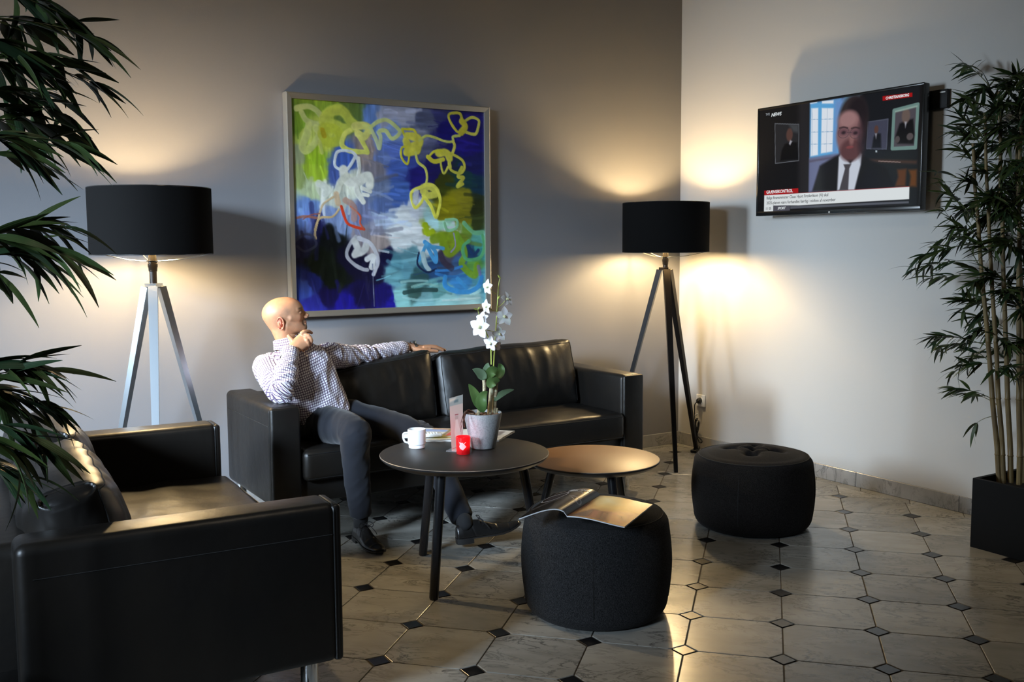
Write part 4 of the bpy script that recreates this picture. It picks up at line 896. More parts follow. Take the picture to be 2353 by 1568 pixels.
def card_stand():
    c = atZ(1053, 1037, T1H)
    root = empty('card_stand', (c.x, c.y, T1H), 0, 'tall acrylic stand holding a narrow printed card, beside the red candle', 'card stand')
    g = mat('acrylic', (0.85, 0.88, 0.92), 0.05, trans=0.85, spec=0.5)
    bp = [atZ(x, y, T1H)-c for x, y in ((1025, 1038), (1045, 1027), (1070, 1033), (1050, 1040))]
    mb = MB(); mb.rings([[(p.x, p.y, z) for p in bp] for z in (0.0, 0.003)]); mb.build('foot', g, root, flat=True)
    y0 = (c.y)
    # card plane corners from its silhouette, leaning slightly back
    p_bl = atY(1038, 1037, y0-0.0); p_br = atY(1064, 1036, y0+0.030); p_tr = atY(1063.5, 907, y0+0.045); p_tl = atY(1032, 916, y0+0.012)
    cvs = Canvas(70, 200, 0.055, 0.21); cvs.c[:] = np.array((214, 206, 214))/255
    cvs.poly([(0, 0), (1, 0), (1, 0.155), (0, 0.155)], (168, 186, 200), 0.001); cvs.poly([(0.35, 0.06), (0.65, 0.06), (0.65, 0.11), (0.35, 0.11)], (110, 140, 160), 0.003); cvs.poly([(0, 0.02), (0.5, 0.02), (0.4, 0.06), (0, 0.08)], (225, 228, 230), 0.004)
    cvs.poly([(0.02, 0.40), (1, 0.40), (1, 1), (0.02, 1)], (206, 178, 186), 0.03, 0.8); cvs.poly([(0.42, 0.42), (0.58, 0.42), (0.66, 0.52), (0.82, 0.66), (0.80, 0.74), (0.6, 0.78), (0.35, 0.74), (0.30, 0.66), (0.38, 0.52)], (226, 220, 228), 0.002)
    cvs.poly([(0.38, 0.325), (0.64, 0.325), (0.64, 0.342), (0.38, 0.342)], (150, 70, 85), 0.001)
    for k in range(7): cvs.poly([(0.40-0.02*(k % 3), 0.355+k*0.010), (0.62+0.02*(k % 2), 0.355+k*0.010), (0.62, 0.359+k*0.010), (0.40, 0.359+k*0.010)], (140, 130, 140), 0.0008, 0.7)
    for k in range(4): cvs.poly([(0.40, 0.80+k*0.018), (0.70, 0.795+k*0.018), (0.70, 0.801+k*0.018), (0.40, 0.806+k*0.018)], (160, 120, 130), 0.0008, 0.8)
    cvs.poly([(0.08, 0.955), (0.5, 0.93), (0.5, 0.938), (0.08, 0.963)], (190, 30, 50), 0.001)
    def f(u, v, r):
        return tuple(((p_tl[i]*(1-u)+p_tr[i]*u)*(1-v)+(p_bl[i]*(1-u)+p_br[i]*u)*v-(c.x, c.y, T1H)[i]) for i in range(3))
    cm = mat('printed_card', (1, 1, 1), 0.25, attr='col', coat=0.4); nt = cm.node_tree; b_ = nt.nodes['Principled BSDF']; tr_ = nt.nodes.new('ShaderNodeBsdfTranslucent'); mx = nt.nodes.new('ShaderNodeMixShader')
    mx.inputs[0].default_value = 0.5; nt.links.new(b_.inputs['Base Color'].links[0].from_socket, tr_.inputs[0]); nt.links.new(b_.outputs[0], mx.inputs[1]); nt.links.new(tr_.outputs[0], mx.inputs[2])
    nt.links.new(mx.outputs[0], [n for n in nt.nodes if n.type == 'OUTPUT_MATERIAL'][0].inputs[0])
    cvs.mesh('card_insert', cm, root, f)
card_stand()

def leaf_mesh(L_, wd, droop=0.25, fold=0.18, n=10, waist=0.35, m=5):
    """a leaf along +x with a midrib fold; returns verts, faces"""
    vs = []; fs = []
    for i in range(n+1):
        t = i/n; wv = wd/2*(math.sin(PI*min(t/waist*0.5, 1) if t < waist else PI*(0.5+0.5*(t-waist)/(1-waist))))**0.8 if 0 < t < 1 else 0.0008
        x = L_*t; z = -droop*L_*t*t
        for j in range(m):
            s_ = -1+2*j/(m-1); vs.append((x, s_*wv, z+abs(s_)*wv*fold*2))
    for i in range(n):
        for j in range(m-1): a = i*m+j; fs.append((a, a+m, a+m+1, a+1))
    return vs, fs
def orient(o, p, d, roll=0.0, sc=1.0, upv=Vector((0, 0, 1))):
    d = Vector(d).normalized(); s_ = upv.cross(d)
    if s_.length < 1e-3: s_ = Vector((0, 1, 0))
    s_.normalize(); n = d.cross(s_); Rm = Matrix(((d.x, s_.x, n.x), (d.y, s_.y, n.y), (d.z, s_.z, n.z))).to_4x4()
    o.matrix_basis = Matrix.Translation(Vector(p)) @ Rm @ Matrix.Rotation(roll, 4, 'X') @ Matrix.Scale(sc, 4)
def orchid():
    c = Vector((-2.49, -1.585, T1H)); yy = c.y
    root = empty('potted_orchid', c, 0, 'white orchid in a grey concrete pot on the black table', 'potted plant')
    conc = mat('concrete', (0.33, 0.34, 0.345), 0.85, var=(140, (0.25, 0.26, 0.27), 0.45, 0.66), bump=[('noise', 160, 0.35, 0.002), ('voronoi', 70, 0.1, 0.002)])
    mb = MB(); mb.lathe([(0.001, 0.004), (0.050, 0.002), (0.054, 0.006), (0.0815, 0.150), (0.0795, 0.153), (0.073, 0.151), (0.068, 0.125), (0.001, 0.125)], 72, cap=False); mb.build('pot', conc, root, sharp=50)
    mb = MB(); rng = random.Random(5); bark = mat('bark_chips', (0.075, 0.035, 0.018), 0.9, var=(60, (0.20, 0.11, 0.06), 0.4, 0.6))
    for k in range(150):
        a = rng.uniform(0, 2*PI); r = 0.066*math.sqrt(rng.random()); x, y = r*math.cos(a), r*math.sin(a); s_ = rng.uniform(0.004, 0.010); q = rng.uniform(0, PI)
        z = 0.130+rng.uniform(0, 0.014); vs = [(x+sx*s_*math.cos(q)-sy*s_*0.5*math.sin(q), y+sx*s_*math.sin(q)+sy*s_*0.5*math.cos(q), z+sz*s_*0.4+sx*s_*rng.uniform(-.3, .3)) for sx in (-1, 1) for sy in (-1, 1) for sz in (-1, 1)]
        mb.add(vs, [(0, 1, 3, 2), (4, 6, 7, 5), (0, 4, 5, 1), (2, 3, 7, 6), (0, 2, 6, 4), (1, 5, 7, 3)])
    b = mb.build('bark_chips', bark, root, flat=True); b['kind'] = 'stuff'
    at_ = lambda x, y, dy=0.0: atY(x, y, yy+dy)-c
    rootm = mat('dry_root', (0.10, 0.045, 0.025), 0.9)
    for k in range(9):
        s_ = at_(1092, 950, 0.01*rng.uniform(-3, 3)); m_ = at_(1070+rng.uniform(-4, 3), 947+rng.uniform(-5, 4), -0.02); e = at_(1058+rng.uniform(-3, 12), 965+rng.uniform(-6, 30), -0.03)
        mb = MB(); mb.tube([s_, m_, e], [0.0016, 0.0014, 0.0005], 5, smooth=2); mb.build('hanging_root', rootm, root)
    cane = mat('pale_cane', (0.50, 0.46, 0.30), 0.6, var=(70, (0.26, 0.17, 0.09), 0.5, 0.65)); green = mat('orchid_leaf', (0.055, 0.115, 0.030), 0.38, var=(9, (0.105, 0.185, 0.055), 0.4, 0.7), spec=0.5); grn2 = mat('grey_green_leaf', (0.12, 0.19, 0.11), 0.45)
    stemg = mat('green_stem', (0.42, 0.50, 0.10), 0.5)
    for pts, r in ((((1124, 955), (1127, 920), (1131, 880), (1133, 850)), 0.0095), (((1135, 955), (1137, 915), (1140, 885), (1141, 868)), 0.0085), (((1098, 955), (1102, 940)), 0.0075), (((1113, 900), (1113, 884), (1112, 872)), 0.0075), (((1139, 952), (1140, 938)), 0.008), (((1103, 932), (1106, 919)), 0.006)):
        mb = MB(); mb.tube([at_(*p) for p in pts], r, 10, smooth=1); mb.build('cane', cane, root)
    def orch_leaf(b_, mid, t_, wd, m, dy0=0.0, dy1=0.0):
        p0, p1, p2 = at_(*b_, dy0), at_(*mid, (dy0+dy1)/2), at_(*t_, dy1); n = 16; mb = MB(); R_ = []
        for i in range(n+1):
            t = i/n; p = p0*(1-t)**2+p1*2*t*(1-t)+p2*t*t; tg = ((p1-p0)*(1-t)+(p2-p1)*t).normalized(); view = (CAM-c-p).normalized(); s_ = tg.cross(view).normalized(); nn = s_.cross(tg).normalized()
            wv = max(wd/2*(math.sin(PI*(t**0.75)))**0.6, 0.0015)
            R_.append([p+s_*wv*q-nn*abs(q)*wv*-0.25+nn*0.0012*z_ for q, z_ in ((-1, 0), (-0.5, 1), (0, 1), (0.5, 1), (1, 0), (0.5, -1), (0, -1), (-0.5, -1))])
        mb.rings(R_); mb.build('leaf', m, root, sharp=60)
    orch_leaf((1130, 873), (1112, 860), (1122, 834), 0.042, grn2); orch_leaf((1140, 872), (1158, 850), (1146, 836), 0.038, green, 0.01, 0.02); orch_leaf((1128, 870), (1122, 850), (1144, 848), 0.044, green, -0.015, -0.02)
    orch_leaf((1112, 874), (1108, 855), (1086, 849), 0.040, grn2, -0.005, 0.0); orch_leaf((1126, 893), (1128, 868), (1148, 876), 0.045, green, -0.02, -0.02); orch_leaf((1102, 940), (1096, 910), (1077, 883), 0.042, green)
    orch_leaf((1112, 948), (1096, 915), (1120, 900), 0.048, green, -0.02, -0.02); orch_leaf((1136, 922), (1150, 900), (1181, 896), 0.026, grn2, -0.01, 0.0)
    orch_leaf((1118, 878), (1114, 862), (1113, 852), 0.03, green)
    # flower stems
    st = [((1134, 846), (1138, 780), (1143, 700), (1146, 655), (1150, 638)), ((1129, 838), (1128, 800), (1122, 776), (1114, 758), (1104, 735), (1098, 712))]
    for s_ in st:
        mb = MB(); mb.tube([at_(*p, -0.005) for p in s_], [0.0032, 0.003, 0.0026, 0.002, 0.0014, 0.0012][:len(s_)], 8, smooth=3); mb.build('flower_stem', stemg, root)
    petal = mat('white_petal', (0.82, 0.84, 0.86), 0.55, sss=0.2); core = mat('pale_yellow_throat', (0.72, 0.74, 0.45), 0.6)
    fl = [((1122, 660), (-1, 0.1), 1.0, (1140, 676)), ((1119, 705), (-1, -0.1), 0.95, (1141, 716)), ((1164, 688), (0.8, 0.5), 1.0, (1143, 707)), ((1158, 728), (0.3, 0.1), 1.25, (1142, 745)), ((1109, 732), (-0.4, 0.5), 0.9, (1102, 722)),
          ((1104, 752), (-0.5, 0.0), 1.5, (1135, 762)), ((1147, 768), (0.3, -0.2), 1.0, (1136, 780)), ((1128, 789), (-0.4, -0.3), 1.0, (1130, 800)), ((1139, 793), (0.5, -0.5), 0.9, (1130, 808))]
    me_p = None
    for k, (p, dr, sc, at0) in enumerate(fl):
        ctr = at_(*p, -0.02); base = at_(*at0, -0.005)
        toc = (CAM-c-ctr).normalized(); fd = (toc*0.75+rt0*dr[0]*0.9+Vector((0, 0, 1))*dr[1]*0.6).normalized()
        mb = MB(); mb.tube([base, (base+ctr)/2+Vector((0, 0, -0.004)), ctr-fd*0.006], 0.0013, 6, smooth=2)
        fo = mb.build('flower', stemg, root)
        s_ = fd.cross(Vector((0, 0, 1))).normalized(); u_ = s_.cross(fd)
        for j in range(5):
            a = PI/2+j*2*PI/5+0.15*math.sin(k*3); dd = (s_*math.cos(a)+u_*math.sin(a))*0.92+fd*0.30
            if me_p is None:
                v_, f_ = leaf_mesh(0.034, 0.0250, droop=0.25, fold=0.12, n=8, waist=0.5, m=5); mb = MB(); mb.add(v_, f_); po = mb.build('petal', petal, fo, sharp=None); me_p = po.data
            else: po = bpy.data.objects.new('petal', me_p); C.objects.link(po); po.parent = fo
            orient(po, ctr, dd, 0, sc*(1.0 if j % 2 == 0 else 0.9), upv=fd)
        mb = MB(); mb.tube([ctr-fd*0.003, ctr+fd*0.006*sc, ctr+fd*0.012*sc-u_*0.004*sc], [0.003*sc, 0.0055*sc, 0.002*sc], 10, smooth=1); mb.build('throat', core, fo)
    for p, q in (((1150, 640), (1144, 632)), ((1098, 712), (1088, 709)), ((1098, 712), (1103, 706)), ((1143, 690), (1149, 679))):
        mb = MB(); mb.tube([at_(*p, -0.01), (at_(*p, -0.01)+at_(*q, -0.012))/2, at_(*q, -0.012)], [0.0015, 0.0042, 0.0008], 8, smooth=1); mb.build('bud', stemg, root)
orchid()

# ------------------------------------------------------------------ socket, plug, cord
def socket():
    c = atX(1612.5, 921, 0.0); root = empty('wall_socket', (-0.0015, c.y, c.z-0.04), 0, 'white wall socket on the white wall behind the lamp', 'wall socket')
    mb = MB(); add_rbox(mb, -0.012, 0.0, -0.041, 0.041, 0.0, 0.082, 0.004, seg=3); mb.build('socket_plate', M['white_plastic'], root)
    mb = MB(); mb.rings([[(x, r*math.cos(2*PI*k/32), 0.041+r*math.sin(2*PI*k/32)) for k in range(32)] for x, r in ((-0.012, 0.026), (-0.015, 0.025), (-0.015, 0.021), (-0.0125, 0.020))]); mb.build('recess', M['white_plastic'], root)
    y0 = c.y; z0 = c.z
    def wp(px, py, x): q = atX(px, py, x); return q
    o0 = Vector((-0.0165, y0, z0))
    cord = empty('power_cord', (-0.04, y0, 0), 0, 'black power cord with a bundled loop beside the dark lamp leg', 'cord'); O = Vector((-0.04, y0, 0))
    mb = MB(); mb.rings([[(x, y0-O.y+r*math.cos(2*PI*k/24), z0+r*math.sin(2*PI*k/24)) for k in range(24)] for x, r in ((-0.0160-O.x, 0.019), (-0.034-O.x, 0.018), (-0.040-O.x, 0.012))]); mb.build('plug', M['black_plastic'], cord)
    P = [Vector((-0.038, y0, z0)), wp(1604, 922, -0.05), wp(1597, 929, -0.05), wp(1596, 940, -0.05), wp(1596, 955, -0.05), wp(1598, 975, -0.045), wp(1601, 1005, -0.045), wp(1601, 1024, -0.06)]
    mb = MB(); mb.tube([p-O for p in P], 0.0035, 8, smooth=3); mb.build('cable', M['black_plastic'], cord)
    for (x0, y_, dx, dy) in ((1602, 976, 5, 14), (1601, 978, 3.4, 11), (1603, 980, 5.5, 15)):
        mb = MB(); mb.tube([wp(x0+dx*math.cos(t)*(0.6+0.4*math.sin(t)), y_-dy*math.sin(t), -0.04-0.004*math.cos(t*2))-O for t in np.linspace(0, 2*PI, 15)], 0.0032, 7, smooth=1); mb.build('cable_loop', M['black_plastic'], cord)
    mb = MB(); mb.tube([wp(x, y_, -0.04)-O for x, y_ in ((1602, 990), (1603, 1002), (1608, 1008), (1613, 1013), (1612, 1018), (1606, 1016), (1602, 1005), (1601, 1022))], 0.0034, 7, smooth=2); mb.build('cable_loop', M['black_plastic'], cord)
    mb = MB(); mb.tube([wp(1598+8*t/6, 990-0.3*math.sin(t), -0.034)-O for t in range(7)], 0.0025, 6); mb.build('cable_tie', M['white_plastic'], cord)
    a = wp(1598, 955, -0.048)-O; mb = MB(); mb.tube([a+Vector((0, 0.006, 0.0)), a+Vector((0, -0.006, 0.004)), a+Vector((0, -0.016, 0.014))], [0.003, 0.006, 0.003], 8); t = mb.build('tag', M['white_plastic'], cord)
    f = atZ(1597, 1040, 0.0); sw = empty('foot_switch', (f.x, f.y-0.0, 0), 0.5, 'black foot switch of the corner lamp on the tiles', 'switch')
    mb = MB(); add_rbox(mb, -0.035, 0.035, -0.022, 0.022, 0.0, 0.022, 0.007, seg=3); mb.build('switch_body', M['black_plastic'], sw)
    mb = MB(); mb.lathe([(0.012, 0.020), (0.012, 0.026), (0.001, 0.027)], 20, cap=False); mb.build('button', M['black_plastic'], sw)
    mb = MB(); mb.tube([P[-1]-O, Vector((f.x+0.04, f.y, 0.03))-O, Vector((f.x+0.03, f.y, 0.010))-O], 0.0035, 8, smooth=2); mb.build('cable', M['black_plastic'], cord)
socket()

# ------------------------------------------------------------------ bamboo plants
M['leaf_a'] = mat('bamboo_leaf', (0.026, 0.042, 0.008), 0.5, spec=0.4, bump=[('Y', 60, 0.3, 0.0006)])
M['leaf_b'] = mat('bamboo_leaf_blue', (0.015, 0.036, 0.014), 0.45, spec=0.45, bump=[('Y', 60, 0.3, 0.0006)])
M['leaf_c'] = mat('bamboo_leaf_light', (0.030, 0.055, 0.014), 0.5, spec=0.4, bump=[('Y', 60, 0.3, 0.0006)])
M['cane'] = mat('bamboo_cane', (0.20, 0.145, 0.060), 0.5, var=(6, (0.11, 0.075, 0.035), 0.4, 0.7))
M['twig'] = mat('green_twig', (0.055, 0.070, 0.022), 0.6)
M['soil'] = mat('dark_soil', (0.012, 0.009, 0.007), 0.95, bump=[('noise', 90, 0.6, 0.01)])
def bamboo(label, box, canes, branches, leafL, leafW, seed, maxpart=300):
    x0, x1, y0, y1, ph = box; cx, cy = (x0+x1)/2, (y0+y1)/2
    rng = random.Random(seed); root = empty('potted_bamboo', (cx, cy, 0), 0, label, 'potted plant'); O = Vector((cx, cy, 0))
    pm = M['planter'] = M.get('planter') or mat('matt_black_planter', (0.004, 0.004, 0.004), 0.6, spec=0.15)
    t = 0.018; X0, X1, Y0, Y1 = x0-cx, x1-cx, y0-cy, y1-cy; mb = MB()
    outr = [(X0, Y0), (X1, Y0), (X1, Y1), (X0, Y1)]; inr = [(X0+t, Y0+t), (X1-t, Y0+t), (X1-t, Y1-t), (X0+t, Y1-t)]
    mb.rings([[(a, b, z) for a, b in q] for q, z in ((outr, 0.0), (outr, ph-0.002), ([(a*0.997, b*0.997) for a, b in outr], ph), (inr, ph), (inr, ph-0.05))]); mb.build('planter', pm, root, flat=True)
    mb = MB(); n = 14; vs = [(X0+t+(X1-X0-2*t)*i/n, Y0+t+(Y1-Y0-2*t)*j/n, ph-0.035+0.012*nz((i*0.8, j*0.8, seed), 1)) for i in range(n+1) for j in range(n+1)]
    mb.add(vs, [(i*(n+1)+j, (i+1)*(n+1)+j, (i+1)*(n+1)+j+1, i*(n+1)+j+1) for i in range(n) for j in range(n)]); mb.build('soil', M['soil'], root)
    for pts, r in canes:
        mb = MB(); P = [Vector(p)-O for p in pts]; dens = []; rad = []
        for i in range(len(P)-1):
            K = max(2, int((P[i+1]-P[i]).length/0.05))
            for k in range(K): dens.append(P[i].lerp(P[i+1], k/K))
        dens.append(P[-1]); tot = len(dens)
        out, rr = [], []
        for i, p in enumerate(dens):
            tt = i/(tot-1); r_ = r*(1-0.45*tt)
            p = p+Vector((math.sin(i*0.9+r*900)*0.0015, math.cos(i*0.7)*0.0015, 0))
            if i % 5 == 3 and 0 < i < tot-1:
                out += [p-Vector((0, 0, 0.004)), p, p+Vector((0, 0, 0.004))]; rr += [r_, r_*1.22, r_]
            else: out.append(p); rr.append(r_)
        mb.tube(out, rr, 10); mb.build('cane', M['cane'], root)
    protos = []
    for k, (dr, fo) in enumerate(((0.18, 0.10), (0.34, 0.16), (0.05, 0.13), (0.50, 0.08))):
        v_, f_ = leaf_mesh(leafL, leafW, droop=dr, fold=fo, n=8, waist=0.33, m=3); protos.append((v_, f_))
    mats_ = [M['leaf_a'], M['leaf_b'], M['leaf_c'], M['leaf_a']]; meshes = {}
    allv = []   # (depth key, proto, material, matrix)
    class T:  # light-weight holder so orient() can be reused
        pass
    tw = MB()
    for a, b, nl, sag in branches:
        a = Vector(a)-O; b = Vector(b)-O; m_ = (a+b)/2+Vector((0, 0, sag)); L_ = (b-a).length
        pts = [a*(1-q)**2+m_*2*q*(1-q)+b*q*q for q in np.linspace(0, 1, 9)]; tw.tube(pts, [0.0022*(1-0.6*i/8) for i in range(9)], 5)
        for g in range(nl):
            q = 0.30+0.70*(g+0.5)/nl if nl > 1 else 1.0
            q = min(1.0, q+0.04*rng.random()); p = a*(1-q)**2+m_*2*q*(1-q)+b*q*q; tg = ((m_-a)*(1-q)+(b-m_)*q).normalized()
            fan = rng.choice((3, 4, 5) if leafL < 0.13 else (2, 3, 3)) if g < nl-1 else (5 if leafL < 0.13 else 4)
            for f in range(fan):
                an = (f-(fan-1)/2)*rng.uniform(0.42, 0.62)+rng.uniform(-0.1, 0.1); el = rng.uniform(-0.55, 0.25)
                s_ = tg.cross(Vector((0, 0, 1))); s_ = s_.normalized() if s_.length > 1e-3 else Vector((1, 0, 0)); u_ = s_.cross(tg)
                roll_ = rng.uniform(-0.9, 0.9); side = s_*math.cos(roll_)+u_*math.sin(roll_)
                d = (tg*math.cos(an)+side*math.sin(an)+Vector((0, 0, el*0.8))).normalized(); T.matrix_basis = None; o_ = T(); orient(o_, p, d, rng.uniform(-0.9, 0.9), rng.uniform(0.62, 1.12))
                world = p+O; key = (world-CAM).length; allv.append((key, rng.randrange(4), rng.choice((0, 0, 1, 2)), o_.matrix_basis))
    tw.build('twigs', M['twig'], root)['kind'] = 'stuff'
    allv.sort(key=lambda z: z[0]); rest = MB()
    for n_, (key, pi, mi, mx) in enumerate(allv):
        if n_ < maxpart:
            if (pi, mi) not in meshes:
                mb = MB(); mb.add(*protos[pi]); o = mb.build('leaf', mats_[mi], root, sharp=None); meshes[(pi, mi)] = o.data
            else: o = bpy.data.objects.new('leaf', meshes[(pi, mi)]); C.objects.link(o); o.parent = root
            o.matrix_basis = mx
        else: rest.add([mx @ Vector(v) for v in protos[pi][0]], protos[pi][1], mi)
    if rest.v: rest.build('foliage', [M['leaf_a'], M['leaf_b'], M['leaf_c']], root, sharp=None)['kind'] = 'stuff'
    return len(allv)
def right_bamboo():
    rng = random.Random(11); box = (-0.495, -0.13, -2.93, -2.545, 0.318)
    f = lambda px, py, x=-0.31: atX(px, py, x)
    cn = [([f(2298, 1122, -.34), f(2268, 760, -.34), f(2250, 560, -.33), f(2235, 330, -.33)], 0.0125), ([f(2308, 1124, -.33), f(2286, 760, -.33), f(2272, 520, -.33), f(2262, 260, -.33)], 0.0115),
          ([f(2324, 1126, -.30), f(2310, 760, -.30), f(2300, 430, -.30), f(2296, 210, -.30)], 0.0125), ([f(2343, 1128, -.30), f(2341, 760, -.30), f(2342, 450, -.30), f(2347, 170, -.30)], 0.0125),
          ([f(2353, 1128, -.25), f(2349, 760, -.25), f(2335, 300, -.25)], 0.012), ([f(2378, 1128, -.22), f(2385, 700, -.22), f(2392, 200, -.22)], 0.012)]
    br = []
    tips = [(2203, 262, 2250, 330, 3), (2198, 300, 2248, 360, 3), (2150, 392, 2255, 560, 5), (2168, 440, 2252, 520, 4), (2205, 340, 2250, 400, 4), (2165, 478, 2255, 620, 4), (2112, 592, 2260, 560, 7), (2100, 618, 2262, 600, 6),
            (2135, 640, 2262, 640, 5), (2150, 560, 2260, 520, 5), (2210, 690, 2275, 720, 3), (2205, 715, 2278, 700, 2), (2150, 772, 2280, 800, 7), (2160, 800, 2280, 790, 6), (2185, 862, 2270, 800, 3), (2190, 895, 2285, 920, 4), (2215, 905, 2290, 930, 3),
            (2225, 800, 2290, 850, 4), (2245, 972, 2300, 960, 1), (2270, 200, 2300, 260, 4), (2335, 172, 2345, 250, 4), (2290, 235, 2300, 300, 4), (2230, 240, 2262, 300, 4), (2215, 415, 2270, 450, 4), (2195, 520, 2262, 560, 5), (2240, 560, 2290, 600, 5)]
    for tx, ty, sx, sy, n in tips: br.append((f(sx, sy), f(tx, ty, -0.31+rng.uniform(-.12, .12)), n, 0.03))
    for k in range(120):
        sy = rng.uniform(190, 900) if k % 3 else rng.uniform(190, 620); sx = rng.uniform(2262, 2400); sgn = rng.choice((-1, 1, 1)) if sx < 2330 else rng.choice((-1, 1))
        tx = sx+sgn*rng.uniform(30, 75); ty = sy-rng.uniform(-35, 50); br.append((f(sx, sy, -0.28), f(tx, ty, max(-0.52, min(-0.06, -0.30+rng.uniform(-.24, .20)))), rng.choice((3, 4, 5)), 0.02))
    print('right leaves', bamboo('tall leafy bamboo in a black planter against the white wall, right edge', box, cn, br, 0.108, 0.0165, 4))
right_bamboo()
def left_bamboo():
    rng = random.Random(5); box = (-4.86, -4.50, -2.95, -2.62, 0.40)
    base = Vector((-4.66, -2.74, 0))
    cn = [([base+Vector((dx, dy, 0.37)), base+Vector((dx*1.5, dy, 1.2)), base+Vector((dx*2, dy*1.3, 2.1))], 0.011) for dx, dy in ((0, 0), (0.05, 0.04), (-0.05, 0.05), (0.03, -0.06))]
    br = []
    def f(px, py, y=-2.60): return atY(px, py, y)
    tips = [(215, 85, -110, 40, 5), (225, 195, -110, 110, 5), (195, 60, -90, -40, 4), (120, 20, -60, -60, 4), (60, 60, -80, 60, 4), (150, 265, -100, 190, 5), (165, 330, -100, 330, 5), (60, 160, -90, 150, 4), (100, 210, -90, 230, 5), (40, 260, -90, 260, 4), (110, 290, -100, 290, 4), (20, 330, -90, 330, 4), (60, 355, -90, 380, 3), (30, 120, -90, 90, 4), (150, 140, -90, 130, 4),
            (150, 520, -110, 560, 5), (140, 585, -120, 540, 5), (70, 520, -110, 590, 4), (90, 600, -110, 600, 4), (30, 560, -110, 610, 4), (10, 640, -100, 600, 2),
            (115, 850, -130, 900, 4), (130, 940, -130, 880, 5), (60, 830, -120, 880, 4), (70, 960, -120, 900, 4), (100, 1020, -100, 960, 5), (40, 1040, -120, 1000, 4), (60, 1100, -100, 1050, 4), (10, 900, -120, 930, 4), (10, 1080, -120, 1060, 3)]
    for tx, ty, sx, sy, n in tips: br.append((f(sx, sy, -2.70), f(tx, ty, -2.60+rng.uniform(-.10, .12)), n, 0.03))
    print('left leaves', bamboo('large-leaved bamboo leaning in at the left edge beside the two-seat sofa', box, cn, br, 0.150, 0.0235, 9))
left_bamboo()

# ------------------------------------------------------------------ the man on the sofa
def remesh(mb, voxel, smooth=4, factor=0.5):
    me = bpy.data.meshes.new('t'); me.from_pydata(mb.v, [], mb.f); o = bpy.data.objects.new('t', me); C.objects.link(o)
    m = o.modifiers.new('r', 'REMESH'); m.mode = 'VOXEL'; m.voxel_size = voxel; m.adaptivity = 0
    if smooth: sm = o.modifiers.new('s', 'SMOOTH'); sm.iterations = smooth; sm.factor = factor
    r = bpy.data.meshes.new_from_object(o.evaluated_get(bpy.context.evaluated_depsgraph_get())); bpy.data.objects.remove(o); return r
def mverts(me):
    a = np.empty(len(me.vertices)*3); me.vertices.foreach_get('co', a); n = np.empty(len(me.vertices)*3); me.vertices.foreach_get('normal', n); return a.reshape(-1, 3), n.reshape(-1, 3)
def pn(P, f, seed=0):   # cheap vector noise via sines + mathutils noise on a coarse set
    return np.array([noise.noise(Vector((p[0]*f+seed, p[1]*f-seed, p[2]*f+2*seed))) for p in P])
def seg_param(P, pts, rad):
    """nearest point on a polyline: normalised distance, length along, angle frame"""
    pts = np.array([list(p) for p in pts]); best = np.full(len(P), 9e9); tl = np.zeros(len(P)); ax = np.zeros((len(P), 3)); ce = np.zeros((len(P), 3)); L0 = 0
    for i in range(len(pts)-1):
        a, b = pts[i], pts[i+1]; ab = b-a; L_ = np.linalg.norm(ab); t = np.clip((P-a)@ab/(L_*L_), 0, 1); c = a+t[:, None]*ab; d = np.linalg.norm(P-c, axis=1)/(rad[i]*(1-t)+rad[i+1]*t)
        nx_ = pts[min(i+2, len(pts)-1)]-pts[i+1] if i+2 < len(pts) else ab; pv_ = pts[i]-pts[i-1] if i > 0 else ab; j1 = ab/L_+nx_/np.linalg.norm(nx_); j1 /= np.linalg.norm(j1); j0 = ab/L_+pv_/np.linalg.norm(pv_); j0 /= np.linalg.norm(j0)
        ex = np.where(t >= 1, (P-c)@j1, np.where(t <= 0, (P-c)@j0, 0.0))
        m = d < best; best[m] = d[m]; tl[m] = (L0+t*L_+ex)[m]; ax[m] = ab/L_; ce[m] = c[m]; L0 += L_
    return best, tl, ax, ce
def smin(a, b, k): h_ = np.clip(0.5+0.5*(b-a)/k, 0, 1); return b*(1-h_)+a*h_-k*h_*(1-h_)
def smax(a, b, k): return -smin(-a, -b, k)
